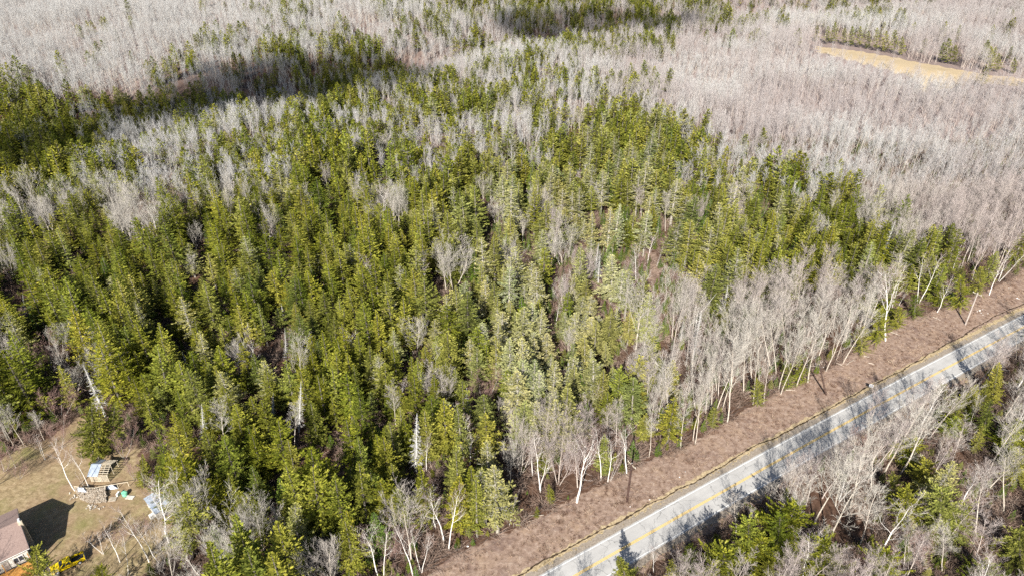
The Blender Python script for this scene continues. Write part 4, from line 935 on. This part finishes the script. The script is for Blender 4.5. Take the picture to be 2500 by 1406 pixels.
for k in range(9): B.tube([(.5, y0 + .06, 1.7 + k * .27), (L_ - .5, y0 + .06, 1.7 + k * .27)], [.14, .14], 8)
B.build('log_facing', M['siding'], house)
roof = None; B = MB(); quadpanel(B, (0, 0, 4.5), (0, -D / 2, 6.5), (L_, -D / 2, 6.5), (L_, 0, 4.5), -.14); quadpanel(B, (0, -D, 4.5), (L_, -D, 4.5), (L_, -D / 2 - .002, 6.5), (0, -D / 2 - .002, 6.5), -.14); roof = B.build('roof', M['shingle'], house)
B = MB(); B.tube([(.0, .03, 4.45), (L_, .03, 4.45)], [.07, .07], 6); B.build('gutter', M['whitemat'], house)
for s_, e_ in (((-.03, 0, 4.42), (-.03, -D / 2, 6.42)), ((-.03, -D, 4.42), (-.03, -D / 2, 6.42))):
    B = MB(); quadpanel(B, s_, e_, np.array(e_) - (0, 0, .2), np.array(s_) - (0, 0, .2), .04); B.build('rake_board', M['whitemat'], house)
B = MB(); B.box((-.05, -D / 2 + .6, 3.45), (.7, .95, 6.9)); ch = B.build('chimney', M['paleplank'], house)
B = MB(); B.tube([(-.05, -D / 2 + .5, 6.9), (-.05, -D / 2 + .5, 7.5)], [.2, .2], 10); B.build('pipe', M['chrome'], ch)
for xw in (2.2, 6.2, 10.4):
    B = MB(); B.box((xw, y0 + .22, 2.9), (1.5, .06, 1.2)); wv = B.build('window', M['glass'], house)
    B = MB(); [B.box((xw + a, y0 + .25, 2.9), (.09, .07, 1.35)) for a in (-.78, 0, .78)]; [B.box((xw, y0 + .25, 2.9 + a), (1.65, .07, .09)) for a in (-.64, .64)]; B.build('frame', M['whitemat'], wv)
B = MB(); B.box((4.3, y0 + .22, 2.65), (1.0, .06, 2.1)); B.build('door', M['polewood'], house)
dk = MB()
for k in range(14): dk.box((L_ / 2 - .2, .0 + k * .24, 1.5), (L_ - .6, .22, .06))
deck = dk.build('deck', M['cedar'], house)
B = MB(); B.box((L_ / 2, 3.28, 2.5), (L_ - .6, .12, .06)); B.box((L_ / 2, 3.28, 1.72), (L_ - .6, .07, .07))
for x in np.arange(.5, L_ - .4, .16): B.box((x, 3.28, 2.1), (.05, .05, .76))
for x in np.arange(.45, L_ - .3, 2.2): B.box((x, 3.28, 1.3), (.13, .13, 2.6))
B.build('railing', M['cedar'], deck)
B = MB()
for k in range(6): B.box((L_ / 2, 3.4, .15 + k * .23), (L_ - .6, .03, .17))
B.build('skirting', M['cedar'], deck)
B = MB()
for x in np.arange(.55, L_ - .3, 4.0): B.box((x, .9, 3.0), (.14, .14, 2.9))
B.build('porch_post', M['cedar'], house)
B = MB()
for k in range(6): B.box((7.6, 3.6 + k * .28, 1.3 - k * .24), (1.6, .3, .06))
B.build('step', M['cedar'], deck)

def frame_from(a, b_, name, lab, cat, z=0.0, group=None):
    p, q = P(*a, z), P(*b_, z); d = q - p; r_ = empty(name, (p[0], p[1], 0), (0, 0, math.atan2(d[1], d[0]))); tagp(r_, lab, cat, group); return r_, float(np.hypot(d[0], d[1]))
# open framed shed: tin on the left of the roof, bare battens on the right
sh, wd = frame_from((223, 1176), (268, 1176), 'open_shed', 'half built open shed, roof part blue tin and part bare battens', 'shed')
dp = 4.4
for x in (.1, wd / 2, wd - .1):
    for y, h in ((.1, 2.0), (dp / 2, 3.0), (dp - .1, 2.0)):
        B = MB(); B.box((x, y, h / 2), (.1, .1, h)); B.build('post', M['paleplank'], sh)
for x in np.linspace(.05, wd - .05, 5):
    B = MB(); B.tube([(x, -.25, 1.95), (x, dp / 2, 3.05), (x, dp + .25, 1.95)], [.05] * 3, 4); B.build('rafter', M['paleplank'], sh)
def sl(y): return 3.05 - 1.1 * abs(y - dp / 2) / (dp / 2)
for k, y in enumerate(list(np.linspace(0.0, dp / 2 - .1, 6)) + list(np.linspace(dp / 2 + .35, dp, 5))):
    B = MB(); x0 = wd * .5 if y < dp / 2 else wd * .35; B.box(((x0 + wd + .15) / 2, y, sl(y) + .08), (wd - x0 + .15, .15, .045)); B.build('batten', M['paleplank'], sh)
B = MB(); quadpanel(B, (-.15, -.3, 1.98), (wd * .52, -.3, 1.98), (wd * .52, dp / 2, 3.16), (-.15, dp / 2, 3.16), -.03)
for x in np.arange(-.1, wd * .52, .16): B.tube([(x, -.3, 2.02), (x, dp / 2, 3.2)], [.03, .03], 4)
quadpanel(B, (-.15, dp / 2 + .01, 3.16), (wd * .4, dp / 2 + .01, 3.16), (wd * .4, dp + .25, 2.0), (-.15, dp + .25, 2.0), -.03)
B.build('tin_roof', M['tin'], sh)
for k in range(5):
    B = MB(); B.box((wd / 2 + .1, -.02, .3 + k * .34), (wd - .1, .035, .15)); B.build('wall_board', M['paleplank'], sh)
for x in (wd * .48, wd * .56, wd * .64): B = MB(); B.box((x, -.06, .9), (.12, .035, 1.6)); B.build('wall_board', M['paleplank'], sh)
# closed shed with the metal roof
A_, B_, C_ = P(350.8, 1218.5, 2.2), P(390, 1196.3, 2.2), P(378, 1255, 2.2)
d = B_ - A_; yaw = math.atan2(d[1], d[0]); s2 = empty('metal_roof_shed', (A_[0], A_[1], 0), (0, 0, yaw)); tagp(s2, 'small pale shed with a flat grey blue metal roof behind birch limbs', 'shed')
w2 = float(np.hypot(d[0], d[1])); e = C_ - A_; d2 = -abs(-e[0] * math.sin(yaw) + e[1] * math.cos(yaw))
B = MB(); x0, x1, y0_, y1_ = .2, w2 - .2, -.2, d2 + .2
vs = [(x0, y0_, 0), (x1, y0_, 0), (x1, y1_, 0), (x0, y1_, 0), (x0, y0_, 2.3), (x1, y0_, 2.5), (x1, y1_, 2.2), (x0, y1_, 2.0)]
B.add(vs, [(0, 1, 5, 4), (1, 2, 6, 5), (2, 3, 7, 6), (3, 0, 4, 7)]); B.build('wall', M['siding'], s2)
B = MB(); quadpanel(B, (0, 0, 2.42), (w2, 0, 2.62), (w2, d2, 2.3), (0, d2, 2.1), .04)
for y in (): B.tube([(0, y, 2.43 + y * -.0 + (y / d2) * -.32), (w2, y, 2.63 - (y / d2) * .32)], [.025, .025], 4)
B.build('roof', M['tin'], s2)
B = MB(); B.box((w2 * .5, d2 + .16, 1.0), (1.1, .05, 1.9)); dr2 = B.build('door', M['foundation'], s2)
B = MB(); B.box((w2 * .5 + .4, d2 + .12, 1.0), (.08, .05, .2)); B.build('handle', M['chrome'], dr2)
X = P(375, 1261); b4 = empty('chest_freezer', X, (0, 0, yaw + .1)); tagp(b4, 'white lidded chest on the ground by the metal roofed shed', 'chest')
B = MB(); B.box((0, 0, .4), (1.3, .75, .8)); B.build('body', M['whitemat'], b4); B = MB(); B.box((0, 0, .85), (1.36, .8, .09)); B.build('lid', M['whitemat'], b4)

# woodpile along its rail
rail = [P(*q) for q in ((186, 1197), (216, 1201), (236, 1201), (260, 1196), (290, 1191), (316, 1187))]
wp = empty('woodpile', rail[0]); tagp(wp, 'long heap of split white firewood against a pole rail', 'woodpile')
rl = [q - rail[0] for q in rail]
B = MB(); B.tube([q + (0, 0, 1.35) for q in rl], [.06] * 6, 6); B.build('rail', M['paleplank'], wp)
for q in rl: B = MB(); B.box(q + (0, 0, .65), (.1, .1, 1.4)); B.build('post', M['paleplank'], wp)
g = np.random.default_rng(9); B = MB()
front = [P(*q) - rail[0] for q in ((196, 1218), (216, 1228), (240, 1228), (262, 1225))]
def lerp_line(Ls, t):
    t = t * (len(Ls) - 1); i = min(int(t), len(Ls) - 2); return Ls[i] * (1 - (t - i)) + Ls[i + 1] * (t - i)
mm = MB(); vs = []; nu, nv = 24, 8
for i in range(nu + 1):
    for j in range(nv + 1):
        a = lerp_line(rl[:4], i / nu); b_ = lerp_line(front, i / nu); q = a * (1 - j / nv) + b_ * (j / nv)
        vs.append((q[0], q[1], max(0, .95 * (1 - j / nv) ** .7 * (1 if 0 < i < nu else .6)) + g.normal() * .05 * (j < nv)))
mm.add(vs, [(i * (nv + 1) + j, (i + 1) * (nv + 1) + j, (i + 1) * (nv + 1) + j + 1, i * (nv + 1) + j + 1) for i in range(nu) for j in range(nv)], 0, .0)
for k in range(640):
    t, s = g.random(), g.random(); a = lerp_line(rl[:4], t); b_ = lerp_line(front, t); q = a * (1 - s) + b_ * s; z = .95 * (1 - s) ** .7
    mm.box((q[0], q[1], z + .08), (g.uniform(.25, .5), g.uniform(.07, .16), g.uniform(.06, .12)), g.uniform(0, 3.14), 0, g.normal() * .4, g.normal() * .3, float(g.uniform(.2, 1)))
tagp(mm.build('stacked_logs', M['firewood'], wp), kind='stuff')
for k in range(34):
    t = g.random() ** 1.3; q = P(210 + 40 * t + g.normal() * 9, 1232 + abs(g.normal()) * 4 + (6 if k % 3 == 0 else 0)) if k < 26 else P(180 + g.normal() * 7, 1216 + g.normal() * 6)
    B = MB(); B.box((0, 0, .08), (g.uniform(.3, .5), g.uniform(.1, .2), .13), g.uniform(0, 3.1), 0, 0, 0, float(g.uniform(.3, 1)))
    ob = B.build('firewood_log', M['firewood']); ob.location = q; tagp(ob, 'split log scattered on the grass in front of the woodpile' if k < 26 else 'reddish split log at the left end of the woodpile', 'log', 'loose logs before the woodpile' if k < 26 else 'loose logs at the woodpile end')
def tarp(name, pts_, z, mkey, lab, cat):
    q = [P(*a) for a in pts_]; c = sum(q) / 4; g = np.random.default_rng(int(pts_[0][0])); B = MB(); vs = []; n = 8
    for i in range(n + 1):
        for j in range(n + 1):
            u, v = i / n, j / n; p = (q[0] * (1 - u) + q[1] * u) * (1 - v) + (q[3] * (1 - u) + q[2] * u) * v - c
            ed = min(u, 1 - u, v, 1 - v); vs.append((p[0], p[1], z * min(1, .15 + 4 * ed) + g.normal() * .06))
    B.add(vs, [(i * (n + 1) + j, (i + 1) * (n + 1) + j, (i + 1) * (n + 1) + j + 1, i * (n + 1) + j + 1) for i in range(n) for j in range(n)])
    ob = B.build(name, M[mkey]); ob.location = (c[0], c[1], 0); tagp(ob, lab, cat)
tarp('tarp', ((190, 1198), (217, 1202), (218, 1209), (191, 1206)), 1.55, 'bluetarp', 'grey blue tarp over the left end of the woodpile', 'tarp')
tarp('tarp', ((260, 1189), (284, 1186), (288, 1193), (262, 1196)), .7, 'bluetarp', 'crumpled grey tarp on the ground behind the pole rail', 'tarp')
X = P(306, 1208); bt = empty('covered_barrel', X); tagp(bt, 'round barrel wrapped in a light green tarp', 'barrel')
B = MB(); B.tube([(0, 0, 0), (0, 0, .35), (0, 0, .8)], [.55, .58, .55], 14); B.build('drum', M['green'], bt)
B = MB(); B.tube([(0, 0, .8), (.03, .02, .93), (.05, 0, 1.0)], [.6, .45, .12], 14); B.build('cover', M['green'], bt)
pl, wp_ = frame_from((265, 1225), (282, 1223), 'pallet', 'wooden pallet leaning flat at the right end of the woodpile', 'pallet')
for k in range(7): B = MB(); B.box((.1 + k * wp_ / 6.5, .55, .22), (.11, 1.1, .03)); B.build('slat', M['paleplank'], pl)
for y in (.05, .55, 1.05): B = MB(); B.box((wp_ / 2, y, .15), (wp_, .09, .1)); B.build('runner', M['polewood'], pl)
X = P(290, 1209); sk = empty('board_stack', X, (0, 0, 1.3)); tagp(sk, 'upright stack of short white boards left of the green barrel', 'boards')
for k in range(5): B = MB(); B.box((0, 0, .12 + .17 * k), (.9, .35, .12), .05 * k); B.build('board', M['whitemat'], sk)
X = P(320, 1211); sk = empty('board_stack', X, (0, 0, -.1)); tagp(sk, 'low stack of grey boards right of the green barrel', 'boards')
for k in range(4): B = MB(); B.box((0, -.25 * k, .1), (1.7, .18, .1)); B.build('board', M['siding'], sk)

# yellow pickup, nose to the lower left
pr, pf = P(211, 1360), P(124, 1401); d = pf - pr; LT = 5.8; cx2 = (pr + pf) / 2; yaw = math.atan2(d[1], d[0])
tr = empty('pickup_truck', (cx2[0], cx2[1], 0), (0, 0, yaw)); tagp(tr, 'yellow extended cab pickup with a dark open bed parked below the lawn', 'pickup truck')
def prism(B, prof, ya, yb, mi=0):
    n = len(prof); vs = [(x, ya, z) for x, z in prof] + [(x, yb, z) for x, z in prof]
    B.add(vs, [tuple(range(n)), tuple(range(2 * n - 1, n - 1, -1))] + [(i, i + n, (i + 1) % n + n, (i + 1) % n) for i in range(n)], mi)
def arch(xc, r=.46, n=7): return [(xc + r * math.cos(t), .38 + r * math.sin(t)) for t in np.linspace(0, math.pi, n)]
B = MB(); lo = [(2.85, .45), (2.9, .8), (2.8, 1.02), (1.35, 1.15), (-.75, 1.12), (-.75, .42)] + [(-.0, .38)] + arch(1.85)[::-1] + [(2.35, .42)]
prism(B, lo, -.96, .96)
for s in (-1, 1):   # bed sides with the wheel arch
    prism(B, [(-.76, 1.16), (-2.85, 1.16), (-2.88, .5)] + arch(-1.85)[::-1] + [(-.76, .42)], s * .96, s * .82)
B.box((-2.84, 0, .82), (.08, 1.64, .66)); B.build('body', M['yellow'], tr)
B = MB(); B.box((-1.8, 0, .66), (2.02, 1.62, .1)); B.box((-.80, 0, .92), (.06, 1.62, .5)); B.build('bed_liner', M['blackmat'], tr)
B = MB()
def hull(B, a, b_, z0, z1): 
    (x0, x1, y0), (x2, x3, y1) = a, b_
    vs = [(x0, -y0, z0), (x1, -y0, z0), (x1, y0, z0), (x0, y0, z0), (x2, -y1, z1), (x3, -y1, z1), (x3, y1, z1), (x2, y1, z1)]
    B.add(vs, [(0, 1, 5, 4), (1, 2, 6, 5), (2, 3, 7, 6), (3, 0, 4, 7), (4, 5, 6, 7)])
hull(B, (-.74, 1.30, .93), (-.60, .62, .76), 1.125, 1.72)
B.box((.01, 0, 1.74), (1.2, 1.5, .06)); cab = B.build('cab', M['yellow'], tr)
B = MB(); B.add([(1.27, -.82, 1.19), (1.27, .82, 1.19), (.69, .68, 1.70), (.69, -.68, 1.70)], [(0, 1, 2, 3)]); B.v = [(x + .025, y, z + .02) for x, y, z in B.v]; B.build('windshield', M['glass'], cab)
B = MB(); B.add([(-.73, -.75, 1.25), (-.73, .75, 1.25), (-.64, .62, 1.62), (-.64, -.62, 1.62)], [(3, 2, 1, 0)]); B.v = [(x - .02, y, z) for x, y, z in B.v]; B.build('rear_window', M['glass'], cab)
for s in (-1, 1):
    for xa, xb, xc, xd in ((1.0, .32, .30, .56), (.2, -.5, -.44, .2)):
        B = MB(); f_ = lambda x, z: (x, s * (.93 - .17 * (z - 1.125) / .595 + .012), z)
        B.add([f_(xa, 1.2), f_(xb, 1.2), f_(xc, 1.62), f_(xd, 1.62)], [(0, 1, 2, 3)]); B.build('side_window', M['glass'], cab)
    B = MB(); B.box((.95, s * 1.06, 1.22), (.14, .2, .15)); B.build('mirror', M['yellow'], tr)
    B = MB(); B.box((2.86, s * .72, .82), (.08, .34, .16)); B.build('headlight', M['whitemat'], tr)
    B = MB(); B.box((-2.89, s * .86, .9), (.04, .14, .32)); B.build('taillight', M['redmat'], tr)
    B = MB(); B.box((.25, s * .97, .98), (.16, .02, .04)); B.build('door_handle', M['blackmat'], tr)
    for xw in (1.85, -1.85):
        B = MB(); B.tube([(xw, s * .72, .38), (xw, s * .96, .38)], [.38, .38], 18); ty_ = B.build('wheel', M['rubber'], tr)
        B = MB(); B.tube([(xw, s * .9, .38), (xw, s * .985, .38)], [.22, .2], 12); B.build('rim', M['chrome'], ty_)
B = MB(); B.box((2.92, 0, .52), (.12, 1.9, .2)); B.build('bumper', M['chrome'], tr); B = MB(); B.box((-2.93, 0, .5), (.12, 1.8, .16)); B.build('bumper', M['chrome'], tr)
B = MB(); B.box((2.89, 0, .8), (.05, 1.1, .22)); B.build('grille', M['blackmat'], tr)

# ------------------------------------------------------------------ fair weather clouds over the camera's side, casting the soft dark patches in the distance
def cloudmat():
    def b(nt, out):
        n = noise(nt, .02, 5, .6, obj=True); f = ramp(nt, n, [(.36, (.25, .25, .25)), (.62, (.9, .9, .9))]); lw = nt.nodes.new('ShaderNodeLayerWeight'); lw.inputs[0].default_value = .5; f = mth(nt, 'MULTIPLY', f, mth(nt, 'MULTIPLY', mth(nt, 'SUBTRACT', 1, lw.outputs['Facing']), .85), True)
        t = N(nt, 'ShaderNodeBsdfTransparent'); dfs = N(nt, 'ShaderNodeBsdfDiffuse'); dfs.inputs['Color'].default_value = (.85, .86, .88, 1)
        mx = N(nt, 'ShaderNodeMixShader'); nt.links.new(f, mx.inputs[0]); nt.links.new(t.outputs[0], mx.inputs[1]); nt.links.new(dfs.outputs[0], mx.inputs[2]); nt.links.new(mx.outputs[0], out.inputs[0])
    return mat('cloud_vapour', b)
M['cloud'] = cloudmat()
for (px, py, rx, ry) in ((870, 196, 62, 18), (680, 212, 50, 18), (520, 235, 36, 16), (60, 340, 50, 46), (1440, 74, 85, 11)):
    X = P(px, py, 6); alt = 700.0; t = (alt - X[2]) / -SUN[2]; c = X - SUN * t; B = MB(); g = np.random.default_rng(int(px)); vs = []; nu, nv = 28, 12
    for j in range(nv + 1):
        ph = math.pi * j / nv
        for i in range(nu):
            th = 6.2832 * i / nu; k = 1 + .14 * math.sin(3 * th + px) + .10 * math.sin(5 * th + 2 * px) + .05 * g.normal() * math.sin(ph)
            vs.append((rx * k * math.cos(th) * math.sin(ph), ry * k * math.sin(th) * math.sin(ph), 30 * math.cos(ph) * k))
    B.add(vs, [(j * nu + i, (j + 1) * nu + i, (j + 1) * nu + (i + 1) % nu, j * nu + (i + 1) % nu) for j in range(nv) for i in range(nu)])
    ob = B.build('cloud', M['cloud'], None, True); ob.location = c; tagp(ob, kind='stuff')
